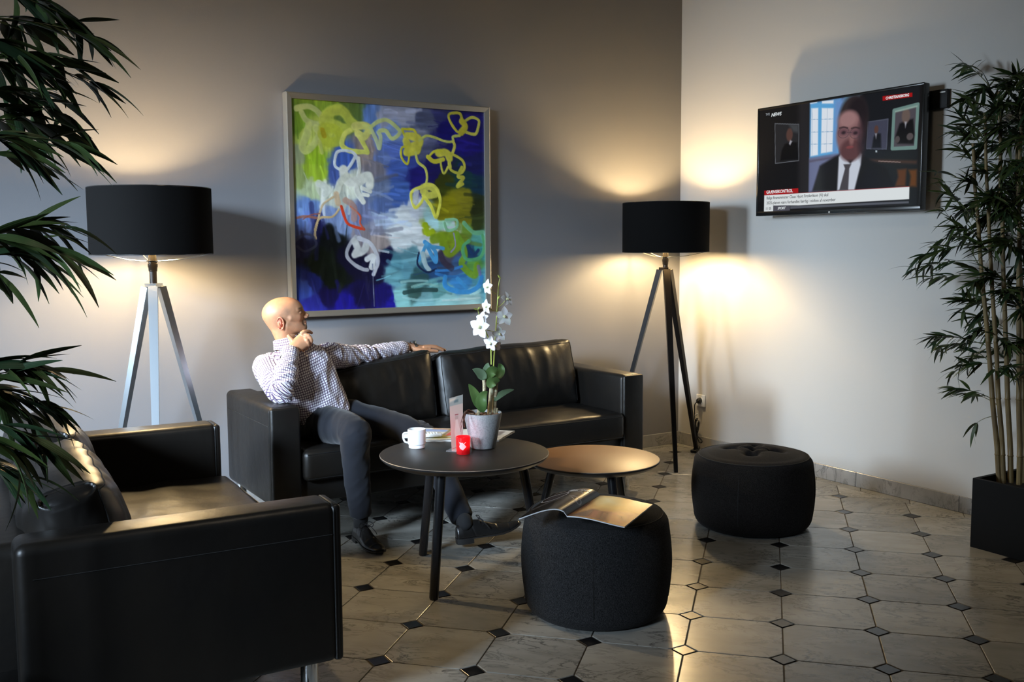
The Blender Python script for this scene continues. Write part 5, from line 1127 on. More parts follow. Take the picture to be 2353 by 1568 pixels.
def man():
    Z = Vector((0, 0, 1)); A = atY
    S = [A(750, 968, -.60), A(732, 930, -.585), A(713, 895, -.555), A(694, 858, -.53), A(676, 826, -.51), A(664, 797, -.50), A(660, 770, -.50)]
    RS, LS = Vector((-3.062, -.50, .795)), Vector((-2.708, -.43, .822))
    ER, WR = Vector((-3.080, -.765, .714)), A(668, 806, -.61)
    EL, WL = A(858, 816, -.34), A(938, 797, -.30)
    HR, HL = Vector((-2.85, -.63, .515)), Vector((-2.665, -.58, .515))
    KR, AR = A(815, 990, -1.0), A(829, 1190, -.955)
    KL, AL = Vector((-2.448, -.95, .458)), A(1064, 1196, -1.25)
    lat = (LS-RS).normalized()
    # ---- body (mostly under the clothes) + neck + hands
    mb = MB()
    def loft(mbx, cs, hw, hd, shrink=0.0, seg=28, ex=2.4):
        R = []
        for i, c in enumerate(cs):
            t = (Vector(cs[min(i+1, len(cs)-1)])-Vector(cs[max(i-1, 0)])).normalized(); u = (lat-t*lat.dot(t)).normalized(); v = t.cross(u)
            ring = []
            for k in range(seg):
                a = 2*PI*k/seg; ca, sa = math.cos(a), math.sin(a); q = (abs(ca)**ex+abs(sa)**ex)**(-1/ex); ring.append(Vector(c)+u*ca*q*(hw[i]-shrink)+v*sa*q*(hd[i]-shrink))
            R.append(ring)
        mbx.rings(R)
    HW = [0.135, 0.138, 0.146, 0.166, 0.150, 0.070, 0.056]; HD = [0.105, 0.108, 0.112, 0.112, 0.088, 0.064, 0.056]
    loft(mb, S, HW, HD, 0.010)
    mb.tube([S[5], S[6], A(652, 764, -.50)], [0.054, 0.052, 0.046], 20, smooth=1)
    arms = ([RS-lat*-0.02, RS, (RS+ER)/2+Vector((0, 0, .002)), ER, (ER+WR)/2, WR], [0.055, 0.058, 0.048, 0.043, 0.040, 0.028]), ([LS-lat*0.02, LS, (LS+EL)/2, EL, (EL+WL)/2, WL], [0.055, 0.055, 0.045, 0.040, 0.036, 0.026])
    for p, r in arms: mb.tube(p, r, 16, smooth=1)
    for p, r in (([HR, (HR+KR)/2, KR, (KR+AR)/2+Vector((0, .01, 0)), AR], [0.080, 0.072, 0.052, 0.048, 0.034]), ([HL, (HL+KL)/2, KL, (KL+AL)/2, AL], [0.080, 0.070, 0.052, 0.048, 0.034])): mb.tube(p, r, 16, smooth=1)
    # right hand under the chin
    def ch(pts, rad): mb.tube([A(*p) for p in pts], rad, 10, smooth=1)
    d = (A(704, 777, -.600)-WR)
    sR = (-rt*0.60+up*0.80).normalized()
    mb.tube([WR-d*0.25, WR, WR+d*0.45, WR+d*0.86, WR+d*1.03], [(0.027, 0.021), (0.026, 0.019), (0.035, 0.018), (0.038, 0.016), (0.034, 0.012)], 20, smooth=1, flat=sR)
    ch([(692, 768, -.600), (698, 763, -.602), (709, 762, -.590), (717, 766, -.572)], [0.011, 0.0105, 0.0095, 0.0072])
    ch([(699, 770, -.604), (709, 772, -.616), (716, 783, -.616), (712, 795, -.592)], [0.0105, 0.0098, 0.0088, 0.0072])
    ch([(698, 777, -.604), (705, 782, -.618), (709, 793, -.614), (704, 803, -.590)], [0.0100, 0.0094, 0.0084, 0.0068])
    ch([(694, 784, -.600), (698, 790, -.612), (700, 800, -.606), (696, 807, -.586)], [0.0090, 0.0085, 0.0076, 0.0062])
    ch([(674, 797, -.598), (672, 784, -.592), (666, 776, -.585), (661, 770, -.578)], [0.014, 0.0125, 0.0105, 0.0088])
    # left hand spread on the cushion
    K = A(975, 800, -.30); dl = K-WL
    mb.tube([WL-dl*0.3, WL, WL+dl*0.5, K, K+dl*0.12], [(0.027, 0.020), (0.028, 0.019), (0.038, 0.017), (0.040, 0.014), (0.036, 0.011)], 20, smooth=1, flat=Vector((fw.x, fw.y, 0)))
    for k, (yy, t3, dz, rr) in enumerate(((-.332, 1019, 0, 0.0092), (-.310, 1024, -1, 0.0096), (-.287, 1021, -2, 0.0092), (-.266, 1010, -1, 0.0080))):
        ch([(972, 799+dz, yy), (984, 798+dz, yy-0.002), (1002, 799+dz, yy-0.003), (t3, 806+dz*0.4, yy-0.002)], [rr*1.1, rr*1.05, rr, rr*0.8])
    ch([(950, 802, -.325), (968, 805, -.345), (988, 806.5, -.350), (1007, 807.5, -.352)], [0.014, 0.0125, 0.0108, 0.0085])
    bm_ = remesh(mb, 0.0031, 3, 0.5); P, N = mverts(bm_)
    skin0 = np.array((0.455, 0.228, 0.124)); cols = np.tile(skin0, (len(P), 1)); q = np.array([noise.noise(Vector(p)*55) for p in P]); cols *= (1+0.10*q)[:, None]
    kn = np.exp(-np.linalg.norm(P-np.array(A(712, 792, -.60)), axis=1)**2/(2*0.022**2)); cols = cols*(1-kn[:, None]*0.4)+np.array((0.50, 0.20, 0.11))*kn[:, None]*0.4
    me = bm_; color_attr(me, cols)
    M['skin'] = mat('skin', (0.5, 0.3, 0.2), 0.46, spec=0.4, attr='col', sss=0.10, bump=[('noise', 420, 0.08, 0.0006)])
    me.materials.clear(); me.materials.append(M['skin'])
    root_o = Vector((S[0].x, S[0].y, 0.45))
    # ---- head : implicit shape sampled from its centre
    Fd = Vector((0.938, -0.330, 0.215)).normalized(); Lh = Z.cross(Fd).normalized(); Uh = Fd.cross(Lh)
    Hc = A(654, 727, -.505)
    nu, nv = 230, 170
    lon = np.linspace(-PI, PI, nu, endpoint=False); lon = lon-0.35*np.sin(lon); latv = np.linspace(-PI/2, PI/2, nv)
    LO, LA = np.meshgrid(lon, latv); D = np.stack([np.cos(LA)*np.cos(LO), np.cos(LA)*np.sin(LO), np.sin(LA)], -1).reshape(-1, 3)
    def el(P, c, r): q = (P-np.array(c))/np.array(r); l = np.linalg.norm(q, axis=-1); return (l-1)*min(r)
    def cap(P, a, b, r0, r1):
        a, b = np.array(a), np.array(b); ab = b-a; t = np.clip((P-a)@ab/(ab@ab), 0, 1); return np.linalg.norm(P-a-t[:, None]*ab, axis=1)-(r0+(r1-r0)*t)
    def F(P):
        P = P.copy(); Q = P.copy(); Q[:, 1] = np.abs(Q[:, 1])
        d = el(P, (-0.012, 0, 0.022), (0.098, 0.073, 0.074))
        d = smin(d, el(P, (0.030, 0, 0.018), (0.068, 0.060, 0.062)), 0.02)       # forehead
        d = smin(d, el(P, (0.036, 0, -0.034), (0.054, 0.048, 0.056)), 0.02)      # mid face
        d = smin(d, cap(Q, (0.000, 0.046, -0.048), (0.068, 0.018, -0.078), 0.021, 0.017), 0.022)   # jaw
        d = smin(d, cap(P, (-0.040, 0, -0.030), (-0.024, 0, -0.118), 0.048, 0.047), 0.028)         # nape and neck
        d = smin(d, cap(P, (0.082, -0.009, -0.076), (0.082, 0.009, -0.076), 0.0145, 0.0145), 0.012)  # chin
        d = smin(d, el(P, (0.02, 0, -0.068), (0.05, 0.040, 0.026)), 0.02)
        d = smin(d, cap(Q, (0.086, 0.008, 0.022), (0.070, 0.044, 0.020), 0.011, 0.008), 0.010)     # brow
        d = smin(d, cap(Q, (0.062, 0.036, -0.020), (0.030, 0.058, -0.012), 0.014, 0.010), 0.016)   # cheek bone
        d = smax(d, -el(Q, (0.099, 0.031, 0.004), (0.020, 0.0175, 0.0125)), 0.009)                 # eye sockets
        d = smin(d, el(Q, (0.0765, 0.031, 0.004), (0.0135, 0.0140, 0.0118)), 0.0025)               # eyeballs/lids
        d = smin(d, cap(P, (0.088, 0, 0.014), (0.109, 0, -0.019), 0.0065, 0.0090), 0.008)          # nose bridge
        d = smin(d, el(P, (0.110, 0, -0.022), (0.0108, 0.0100, 0.0085)), 0.005)
        d = smin(d, el(Q, (0.103, 0.0125, -0.027), (0.0095, 0.0065, 0.0065)), 0.004)
        d = smin(d, cap(P, (0.090, -0.014, -0.043), (0.090, 0.014, -0.043), 0.0085, 0.0085), 0.008)
        d = smin(d, el(P, (0.0955, 0, -0.0475), (0.0065, 0.020, 0.0042)), 0.002)                   # upper lip
        d = smin(d, el(P, (0.0935, 0, -0.0565), (0.0068, 0.018, 0.0046)), 0.002)                   # lower lip
        d = smax(d, -cap(Q, (0.103, 0, -0.0520), (0.096, 0.022, -0.0525), 0.0014, 0.0012), 0.0015) # mouth line
        d = smax(d, -el(Q, (0.106, 0.0065, -0.0335), (0.0040, 0.0032, 0.003)), 0.0015)
        d = smin(d, el(P, (0.089, 0, -0.066), (0.006, 0.014, 0.006)), 0.01)
        return d
    rr = np.linspace(0.185, 0.03, 120); lo = np.full(len(D), 0.03); hi = np.full(len(D), 0.185); done = np.zeros(len(D), bool)
    for i in range(len(rr)-1):
        v = F(D*rr[i+1]); hit = (~done) & (v < 0); lo[hit] = rr[i+1]; hi[hit] = rr[i]; done |= hit
    for _ in range(9):
        m_ = (lo+hi)/2; v = F(D*m_[:, None]); lo = np.where(v < 0, m_, lo); hi = np.where(v < 0, hi, m_)
    Pl = D*((lo+hi)/2)[:, None]
    # colours : skin, stubble on the scalp, moustache and goatee, brows, eyes, lips
    q = np.array([noise.noise(Vector(p)*60) for p in Pl]); q2 = np.array([noise.noise(Vector(p)*900) for p in Pl]); q3 = np.array([noise.noise(Vector(p)*25+Vector((5, 5, 5))) for p in Pl])
    col = np.tile(np.array((0.455, 0.225, 0.122)), (len(Pl), 1))*(1+0.12*q+0.06*q3)[:, None]
    X, Y, Zz = Pl.T; Ya = np.abs(Y)
    def ov(m, c): nonlocal col; m = np.clip(m, 0, 1)[:, None]; col = col*(1-m)+np.array(c)*m
    g = lambda c, s: np.exp(-(((X-c[0])/s[0])**2+((Ya-c[1])/s[1])**2+((Zz-c[2])/s[2])**2))
    ov(0.42*np.clip((0.062-Zz)/0.03, 0, 1)*np.clip((0.045-X-0.25*Zz)/0.02, 0, 1)*np.clip((Zz+0.055)/0.02, 0, 1)*(0.75+0.5*q2), (0.20, 0.125, 0.085))   # shaved hair
    ov(0.5*g((0.020, 0.07, 0.030), (0.016, 0.04, 0.024))*(0.8+0.4*q2), (0.13, 0.09, 0.07))
    ov(0.45*g((0.05, 0.045, -0.062), (0.05, 0.035, 0.024))*(0.8+0.6*q2), (0.22, 0.13, 0.085))   # beard shadow
    ov(0.5*g((0.072, 0.035, -0.02), (0.03, 0.02, 0.02)), (0.66, 0.28, 0.17))
    br_ = 0.85+0.3*q2
    ov(np.clip(2.4*g((0.100, 0.008, -0.0400), (0.022, 0.020, 0.0060))-0.25, 0, 1)*br_, (0.024, 0.014, 0.009))     # moustache
    ov(np.clip(2.2*g((0.088, 0.0275, -0.0530), (0.014, 0.0075, 0.016))-0.3, 0, 1)*br_, (0.030, 0.018, 0.012))
    ov(np.clip(2.4*g((0.092, 0.0, -0.0760), (0.024, 0.024, 0.0120))-0.3, 0, 1)*br_, (0.024, 0.014, 0.009))       # goatee
    ov(0.9*np.clip(1.5*g((0.097, 0.0, -0.0515), (0.008, 0.017, 0.0062)), 0, 1), (0.50, 0.17, 0.12))                       # lips
    ov(0.85*np.clip(1.5*g((0.086, 0.034, 0.0235), (0.020, 0.020, 0.0040)), 0, 1), (0.060, 0.036, 0.022))                  # brows
    ov(1.0*np.clip(3.0*g((0.088, 0.034, 0.0030), (0.012, 0.0095, 0.0032))-1.0, 0, 1), (0.25, 0.19, 0.16)); ov(1.0*np.clip(4*g((0.090, 0.031, 0.0035), (0.008, 0.0052, 0.0048))-1.4, 0, 1), (0.035, 0.022, 0.015))  # eye whites darkened with the brow's shadow
    ov(0.8*np.clip(2.2*g((0.086, 0.034, 0.0090), (0.014, 0.015, 0.0022)), 0, 1), (0.09, 0.05, 0.03))
    ov(0.5*g((0.085, 0.0, 0.075), (0.04, 0.05, 0.03)), (0.66, 0.27, 0.12))
    M3 = np.array([[Fd.x, Lh.x, Uh.x], [Fd.y, Lh.y, Uh.y], [Fd.z, Lh.z, Uh.z]]); SCL = np.array((0.950, 0.95, 0.985))
    Pw = (Pl*SCL)@M3.T+np.array(Hc); fs = []
    for j in range(nv-1):
        for i in range(nu): k = (i+1) % nu; fs.append((j*nu+i, j*nu+k, (j+1)*nu+k, (j+1)*nu+i))
    hm = MB(); hm.add(Pw.tolist(), fs)
    hcol = [col]
    # ears
    def ear(sg):
        e = MB(); c = Vector((-0.026, sg*EARY, -0.026)); W_ = lambda p: Vector((Hc.x, Hc.y, Hc.z))+Vector((M3@(np.array(p)*SCL)).tolist())
        rim = []; n = 26
        for k in range(n):
            t = k/(n-1); a = math.radians(-62+t*292); rx, rz = 0.0165, 0.0300
            x = 0.0035-rx*math.sin(a+0.15)*-1*(-1) if False else rx*math.cos(a+PI*0.5)*-1; z = rz*math.sin(a+PI*0.5)
            rim.append((x, z, t))
        pts = [W_((c.x-0.002+x-0.22*z*-0.5, c.y+sg*(0.010+0.007*math.sin(t*PI)), c.z+z)) for x, z, t in rim]
        e.tube(pts, [0.0022+0.0016*math.sin(PI*k/(n-1)) for k in range(n)], 8)
        # concha : a shallow bowl, and lobe, tragus
        R = []
        for s_, dp in ((1.0, 0.011), (0.85, 0.0085), (0.55, 0.0035), (0.25, -0.001)):
            R.append([W_((c.x-0.002+0.0155*s_*math.cos(a)+0.11*0.029*s_*math.sin(a), c.y+sg*dp, c.z+0.0285*s_*math.sin(a))) for a in np.linspace(0, 2*PI, 24, endpoint=False)])
        e.rings(R, cap=True)
        R = [[W_((c.x-0.002+0.0165*q_*math.cos(a)+0.11*0.029*q_*math.sin(a), c.y+sg*dp, c.z+0.029*q_*math.sin(a))) for a in np.linspace(0, 2*PI, 24, endpoint=False)] for q_, dp in ((0.7, -0.004), (1.0, 0.009), (1.0, 0.011))]
        e.rings(R, cap=False)
        e.tube([W_((c.x+0.004, c.y+sg*0.006, c.z-0.030)), W_((c.x+0.003, c.y+sg*0.009, c.z-0.026)), W_((c.x-0.002, c.y+sg*0.010, c.z-0.021))], [0.004, 0.0062, 0.004], 10)
        e.tube([W_((c.x-0.006, c.y+sg*0.008, c.z+0.015)), W_((c.x-0.009, c.y+sg*0.0105, c.z)), W_((c.x-0.004, c.y+sg*0.0095, c.z-0.013))], [0.002, 0.003, 0.002], 8, smooth=1)
        e.tube([W_((c.x+0.012, c.y+sg*0.005, c.z+0.006)), W_((c.x+0.0105, c.y+sg*0.010, c.z-0.002)), W_((c.x+0.011, c.y+sg*0.005, c.z-0.010))], [0.002, 0.004, 0.002], 8)
        return e
    yy_ = np.linspace(0.03, 0.10, 200); fy_ = F(np.c_[np.full(200, -0.024), yy_, np.full(200, -0.026)]); EARY = float(yy_[np.argmax(fy_ > 0)])-0.003
    for sg in (1, -1):
        e = ear(sg); hm.add(e.v, e.f); cc = np.tile(np.array((0.46, 0.15, 0.09)), (len(e.v), 1)); hcol.append(cc)
    n0 = len(me.vertices); ev = np.array(hm.v); bm = bmesh.new(); bm.from_mesh(me); bm.verts.ensure_lookup_table()
    hme = bpy.data.meshes.new('h'); hme.from_pydata(hm.v, [], hm.f); color_attr(hme, np.vstack(hcol)); bm.from_mesh(hme); fin = bpy.data.meshes.new('person'); bm.to_mesh(fin); bm.free()
    fin.materials.append(M['skin']); fin.transform(Matrix.Translation(-root_o))
    man_o = link('person', fin, None, sharp=None); man_o.location = root_o
    tag(man_o, 'seated bald man in a checked shirt and dark trousers, chin on his hand', 'person')
    inv = Matrix.Translation(-root_o)
    def child(name, mesh_or_mb, m, sharp=None, label=None, parent=None, flat=False):
        if isinstance(mesh_or_mb, MB): me_ = bpy.data.meshes.new(name); me_.from_pydata(mesh_or_mb.v, [], mesh_or_mb.f)
        else: me_ = mesh_or_mb
        me_.materials.clear(); me_.materials.append(m); me_.transform(inv); o = link(name, me_, parent or man_o, sharp, flat)
        if label: o['label'] = label
        return o
    # ---- shirt
    shirt = mat('checked_cotton', (0.8, 0.8, 0.8), 0.85, spec=0.15, sheen=0.1); nt = shirt.node_tree; b = nt.nodes['Principled BSDF']
    at_n = nt.nodes.new('ShaderNodeAttribute'); at_n.attribute_name = 'chk'; sep = nt.nodes.new('ShaderNodeSeparateXYZ'); nt.links.new(at_n.outputs['Vector'], sep.inputs[0])
    def line(out):
        m1 = nt.nodes.new('ShaderNodeMath'); m1.operation = 'MULTIPLY'; m1.inputs[1].default_value = 1/0.0118; nt.links.new(out, m1.inputs[0])
        m2 = nt.nodes.new('ShaderNodeMath'); m2.operation = 'PINGPONG'; m2.inputs[1].default_value = 0.5; nt.links.new(m1.outputs[0], m2.inputs[0])
        m3 = nt.nodes.new('ShaderNodeMapRange'); m3.inputs[1].default_value = 0.11; m3.inputs[2].default_value = 0.17; m3.inputs[3].default_value = 1; m3.inputs[4].default_value = 0; nt.links.new(m2.outputs[0], m3.inputs[0]); return m3.outputs[0]
    mx = nt.nodes.new('ShaderNodeMix'); mx.data_type = 'RGBA'; mx.inputs[6].default_value = (0.70, 0.68, 0.72, 1); mx.inputs[7].default_value = (0.085, 0.050, 0.105, 1)
    ad = nt.nodes.new('ShaderNodeMath'); ad.operation = 'MAXIMUM'; nt.links.new(line(sep.outputs[0]), ad.inputs[0]); nt.links.new(line(sep.outputs[1]), ad.inputs[1]); nt.links.new(ad.outputs[0], mx.inputs[0]); nt.links.new(mx.outputs[2], b.inputs['Base Color'])
    mb = MB(); loft(mb, [A(752, 984, -.61)]+S[:5]+[S[5]], [0.126]+[0.140, 0.140, 0.148, 0.170, 0.150, 0.080], [0.110]+HD[:5]+[0.070])
    slR = ([RS+lat*0.03, RS+Vector((0, 0, -.002)), RS.lerp(ER, 0.5)+Vector((-.004, 0, -.006)), ER+Vector((0, 0, .0)), ER.lerp(WR, 0.5), ER.lerp(WR, 0.97)], [0.066, 0.072, 0.066, 0.058, 0.053, 0.037])
    slL = ([LS-lat*0.04, LS, LS.lerp(EL, 0.45)+Vector((0, 0, -.006)), EL, EL.lerp(WL, 0.5), EL.lerp(WL, 0.89)], [0.066, 0.068, 0.060, 0.053, 0.046, 0.033])
    for p, r in (slR, slL): mb.tube(p, r, 22, smooth=2)
    sm = remesh(mb, 0.0052, 7, 0.5); P, N = mverts(sm)
    dT, tT, axT, cT = seg_param(P, S[:6], [h_*0.9 for h_ in HW[:6]]); dR, tR, axR, cR = seg_param(P, *slR); dL, tL, axL, cL = seg_param(P, *slL)
    # assign to sleeves beyond the armholes
    latn = np.array(lat); axs = np.array((S[3]-S[0]).normalized()); sR_ = (P-np.array(RS))@latn; sL_ = (P-np.array(LS))@latn
    which = np.zeros(len(P), int); which[(dR < dT*1.02) & (tR > 0.045)] = 1; which[(dL < dT*1.02) & (tL > 0.055)] = 2
    chk = np.zeros((len(P), 3)); fdir = np.cross(latn, axs); chk[:, 0] = P@latn+0.55*(P@fdir)+0.004*np.sin(tT*30); chk[:, 1] = P@axs+0.35*(P@fdir)
    for w_, ax_, ce_, t_, r_ in ((1, axR, cR, tR, 0.055), (2, axL, cL, tL, 0.050)):
        m = which == w_; v = (P-ce_)[m]; a_ = ax_[m]; ref = np.cross(a_, np.array((fw.x, fw.y, fw.z))); ref /= np.linalg.norm(ref, axis=1)[:, None]; ref2 = np.cross(a_, ref)
        ang = np.arctan2((v*ref).sum(1), -(v*ref2).sum(1)*np.sign(1)); ang = np.arctan2((v*ref).sum(1), (v@-np.array((fw.x, fw.y, fw.z)))); chk[m, 0] = ang*r_; chk[m, 1] = t_[m]
    at_ = sm.attributes.new('chk', 'FLOAT_VECTOR', 'POINT'); 
    # folds
    disp = np.zeros(len(P))
    # torso: pull lines fanning from the left shoulder to the waist and slack above the belt
    u_ = P@latn; v_ = P@axs; n1 = np.array([noise.noise(Vector((a*5+b*9, a*14-b*5, 3))) for a, b in zip(u_, v_)]); n2 = np.array([noise.noise(Vector((a*4-b*3, b*22+a*7, 8))) for a, b in zip(u_, v_)])
    low = np.clip(1-(v_-v_.min())/0.22, 0, 1); tm = which == 0; disp[tm] = (np.abs(n1)*-0.020+0.006)[tm]+(n2*0.012*low)[tm]
    for w_, t_, tc_ in ((1, tR, 0.30), (2, tL, 0.30)):
        m = which == w_; tt = t_[m]; an = chk[m, 0]; amp = 0.008+0.012*np.exp(-((tt-tc_)/0.09)**2)
        nn_ = np.array([noise.noise(Vector((a*7, b*20+a*12, w_*5))) for a, b in zip(an, tt)]); n3 = np.array([noise.noise(Vector((a*16, b*34-a*14, w_*9))) for a, b in zip(an, tt)]); disp[m] = -np.abs(nn_)*amp*1.8+amp*0.4+n3*0.003
    P2 = P+N*disp[:, None]; sm.vertices.foreach_set('co', P2.ravel()); at_.data.foreach_set('vector', chk.astype(np.float32).ravel())
    sho = child('shirt', sm, shirt)
    def planar(mbx, name, parent, u, v):
        me_ = bpy.data.meshes.new(name); me_.from_pydata(mbx.v, [], mbx.f); P_, _ = mverts(me_); a_ = me_.attributes.new('chk', 'FLOAT_VECTOR', 'POINT'); c_ = np.zeros((len(P_), 3)); c_[:, 0] = P_@np.array(u); c_[:, 1] = P_@np.array(v); a_.data.foreach_set('vector', c_.astype(np.float32).ravel()); return child(name, me_, shirt, 50, None, parent)
    # collar : folded band around the neck, open at the front
    nk = A(661, 789, -.50); tilt = (S[6]-S[4]).normalized(); tilt = (tilt+Vector((-0.05, 0.16, 0))).normalized(); cu_ = (lat-tilt*lat.dot(tilt)).normalized(); cv_ = tilt.cross(cu_); mb = MB(); R = []
    NN = 44
    for prof in (((0.063, 0.022), (0.0655, 0.026), (0.068, 0.0245)), ):
        pass
    for k in range(NN+1):
        a = math.radians(-90+24)+k/NN*math.radians(360-48)   # opening towards the chest (cv_ negative = front)
        a = -PI/2+math.radians(20)+k/NN*(2*PI-math.radians(40)); fr = abs((a-PI/2)/PI); drop = 0.004+0.042*max(0, (fr-0.55)/0.45)**1.3; ex = 0.012*max(0, (fr-0.6)/0.4)
        base = nk+cu_*math.cos(a)+cv_*0
        def pt(r, z): return nk+(cu_*math.cos(a)+cv_*math.sin(a))*(r+0.004*math.sin(a*2))+tilt*(z-0.014*max(0, (fr-0.5))*2)
        R.append([pt(0.060, -0.012), pt(0.0600, 0.028), pt(0.0625, 0.034), pt(0.0665, 0.031), pt(0.078+ex, -0.008-drop*0.65), pt(0.0765+ex, -0.010-drop*0.65), pt(0.0650, 0.026), pt(0.0625, -0.012)])
    mb.rings(R); planar(mb, 'collar', sho, lat+Vector(fdir.tolist())*0.75, tilt+Vector(fdir.tolist())*0.25)
    # placket strip, cuffs, buttons
    def front(c, off): # point on the chest front
        i = min(int(c), 4); f_ = c-i; p = S[i].lerp(S[i+1], f_); t = (S[i+1]-S[i]).normalized(); u = (lat-t*lat.dot(t)).normalized(); v = t.cross(u)
        hd = HD[i]*(1-f_)+HD[i+1]*f_; return p-v*(hd+off)+lat*0.01
    for c, w_ in ((slR, ER.lerp(WR, 0.93)), (slL, EL.lerp(WL, 0.90))):
        pts = c[0]; a = pts[-2].lerp(pts[-1], 0.72); e = pts[-1]; dd = (e-a).normalized(); r = c[1][-1]; mb = MB()
        t = dd; n = t.orthogonal().normalized(); bb = t.cross(n); rg = []
        for l_, rr_ in ((-0.045, r+0.006), (-0.040, r+0.0085), (0.006, r+0.004), (0.0075, r+0.002), (0.006, r-0.002), (-0.02, r-0.004)):
            rg.append([e+t*l_+n*math.cos(x)*rr_+bb*math.sin(x)*rr_ for x in np.linspace(0, 2*PI, 36, endpoint=False)])
        mb.rings(rg, cap=False); me_ = bpy.data.meshes.new('cuff'); me_.from_pydata(mb.v, [], mb.f); P_, _ = mverts(me_); v = P_-np.array(e); al = v@np.array(t); vec = v-al[:, None]*np.array(t); ref = np.cross(np.array(t), np.array(fw)); ref /= np.linalg.norm(ref); ang = np.arctan2(vec@ref, vec@-np.array(fw)); a_ = me_.attributes.new('chk', 'FLOAT_VECTOR', 'POINT'); c_ = np.zeros((len(P_), 3)); c_[:, 0] = ang*0.035; c_[:, 1] = al; a_.data.foreach_set('vector', c_.astype(np.float32).ravel())
        child('cuff', me_, shirt, 50, None, sho)
    wb = M['white_plastic']
    for px, py, yy in ((679, 818, -.668), (674, 857, -.735)):
        p = A(px, py, yy); mb = MB(); toc = (CAM-p).normalized(); n = toc.orthogonal().normalized(); bb = toc.cross(n); mb.rings([[p+toc*z+(n*math.cos(x)+bb*math.sin(x))*r for x in np.linspace(0, 2*PI, 16, endpoint=False)] for r, z in ((0.0045, 0), (0.0048, 0.002), (0.003, 0.0028))]); child('button', mb, wb, 50, None, sho)
    # ---- trousers
    tro = mat('charcoal_trousers', (0.0095, 0.0105, 0.0145), 0.88, spec=0.15, sheen=0.08, bump=[('noise', 600, 0.15, 0.0008)])
    mb = MB(); pel = [A(756, 1000, -.63), A(752, 985, -.615), A(749, 968, -.60), A(744, 950, -.59)]
    loft(mb, pel, [0.155, 0.158, 0.146, 0.134], [0.11, 0.125, 0.118, 0.102])
    tR_ = ([HR+Vector((0, .03, -.005)), HR, HR.lerp(KR, .5)+Vector((0, 0, .004)), KR+Vector((0, .012, -.004)), KR+Vector((.0, -.006, -.05)), KR.lerp(AR, .5)+Vector((0, .014, 0)), KR.lerp(AR, 0.80), KR.lerp(AR, 1.0)+Vector((0, 0, .012))], [0.095, 0.098, 0.086, 0.074, 0.068, 0.063, 0.056, 0.050])
    tL_ = ([HL+Vector((0, .03, -.005)), HL, HL.lerp(KL, .5)+Vector((0, 0, .006)), KL+Vector((-.004, .012, -.002)), KL+Vector((.0, -.02, -.04)), KL.lerp(AL, .5)+Vector((0, 0, 0)), KL.lerp(AL, 0.80), KL.lerp(AL, 0.99)], [0.095, 0.096, 0.084, 0.070, 0.066, 0.062, 0.058, 0.053])
    for p, r in (tR_, tL_): mb.tube(p, r, 24, smooth=2)
    tm_ = remesh(mb, 0.0062, 8, 0.5); P, N = mverts(tm_); disp = np.zeros(len(P))
    dA, tA, aA, cA = seg_param(P, *tR_); dB, tB, aB, cB = seg_param(P, *tL_)
    for w_, d_, o_, t_, c_, kn_ in ((1, dA, dB, tA, cA, 0.43), (2, dB, dA, tB, cB, 0.43)):
        m = d_ <= o_; tt = t_[m]; v = (P-c_)[m]; amp = 0.003+0.0075*np.exp(-((tt-kn_)/0.06)**2)+0.006*np.exp(-(tt/0.09)**2)
        nn_ = np.array([noise.noise(Vector((x[0]*9+x[1]*6+t*3, t*17+x[0]*15, w_*7))) for x, t in zip(v, tt)]); disp[m] = (-np.abs(nn_)*2+0.45)*amp
    P2 = P+N*disp[:, None]; tm_.vertices.foreach_set('co', P2.ravel()); tr_o = child('trousers', tm_, tro)
    # belt edge
    # ---- socks and shoes
    sock = mat('black_sock', (0.008, 0.008, 0.009), 0.95); shm = mat('black_shoe_leather', (0.010, 0.009, 0.0085), 0.28, spec=0.55, bump=[('noise', 60, 0.15, 0.002)]); sole_m = mat('shoe_sole', (0.012, 0.010, 0.009), 0.55)
    def shoe(heel, toe, ankle, upv, name='shoe'):
        ax = (toe-heel); L_ = ax.length; fx = ax.normalized(); upv = (upv-fx*upv.dot(fx)).normalized(); sd = upv.cross(fx); k = L_/0.305
        def W_(x, y, z): bend = 0.028*max(0, (x-0.19)/0.115)**2; return heel+fx*x*k+sd*y+upv*(z+bend*TOE)
        sh = MB(); R = []
        secs = [(0.000, 0.020, 0.012, 0.050, 0.020), (0.004, 0.029, 0.012, 0.066, 0.026), (0.030, 0.034, 0.012, 0.078, 0.026), (0.060, 0.035, 0.012, 0.083, 0.028), (0.085, 0.036, 0.012, 0.087, 0.026), (0.110, 0.037, 0.012, 0.083, 0.022), (0.140, 0.040, 0.012, 0.070, 0.020), (0.175, 0.044, 0.012, 0.057, 0.020), (0.210, 0.046, 0.012, 0.047, 0.022), (0.245, 0.042, 0.012, 0.040, 0.022), (0.275, 0.034, 0.012, 0.034, 0.020), (0.296, 0.025, 0.012, 0.026, 0.016), (0.305, 0.016, 0.012, 0.018, 0.010)]
        for x, hw, z0, z1, tp in secs:
            ring = []
            for j in range(20):
                a = 2*PI*j/20; ca, sa = math.cos(a), math.sin(a)
                if sa < 0: y = hw*np.sign(ca)*abs(ca)**0.5; z = z0+0.0*sa
                else:
                    w2 = hw+(tp*0.62-hw)*(sa**1.6); y = w2*np.sign(ca)*abs(ca)**0.55; z = z0+(z1-z0)*sa**0.8
                ring.append(W_(x, y, z))
            R.append(ring)
        sh.rings(R); sho_ = remesh(sh, 0.0042, 3, 0.5); P_, N_ = mverts(sho_); loc = (P_-np.array(heel)); xx = loc@np.array(fx)/k; zz = loc@np.array(upv)
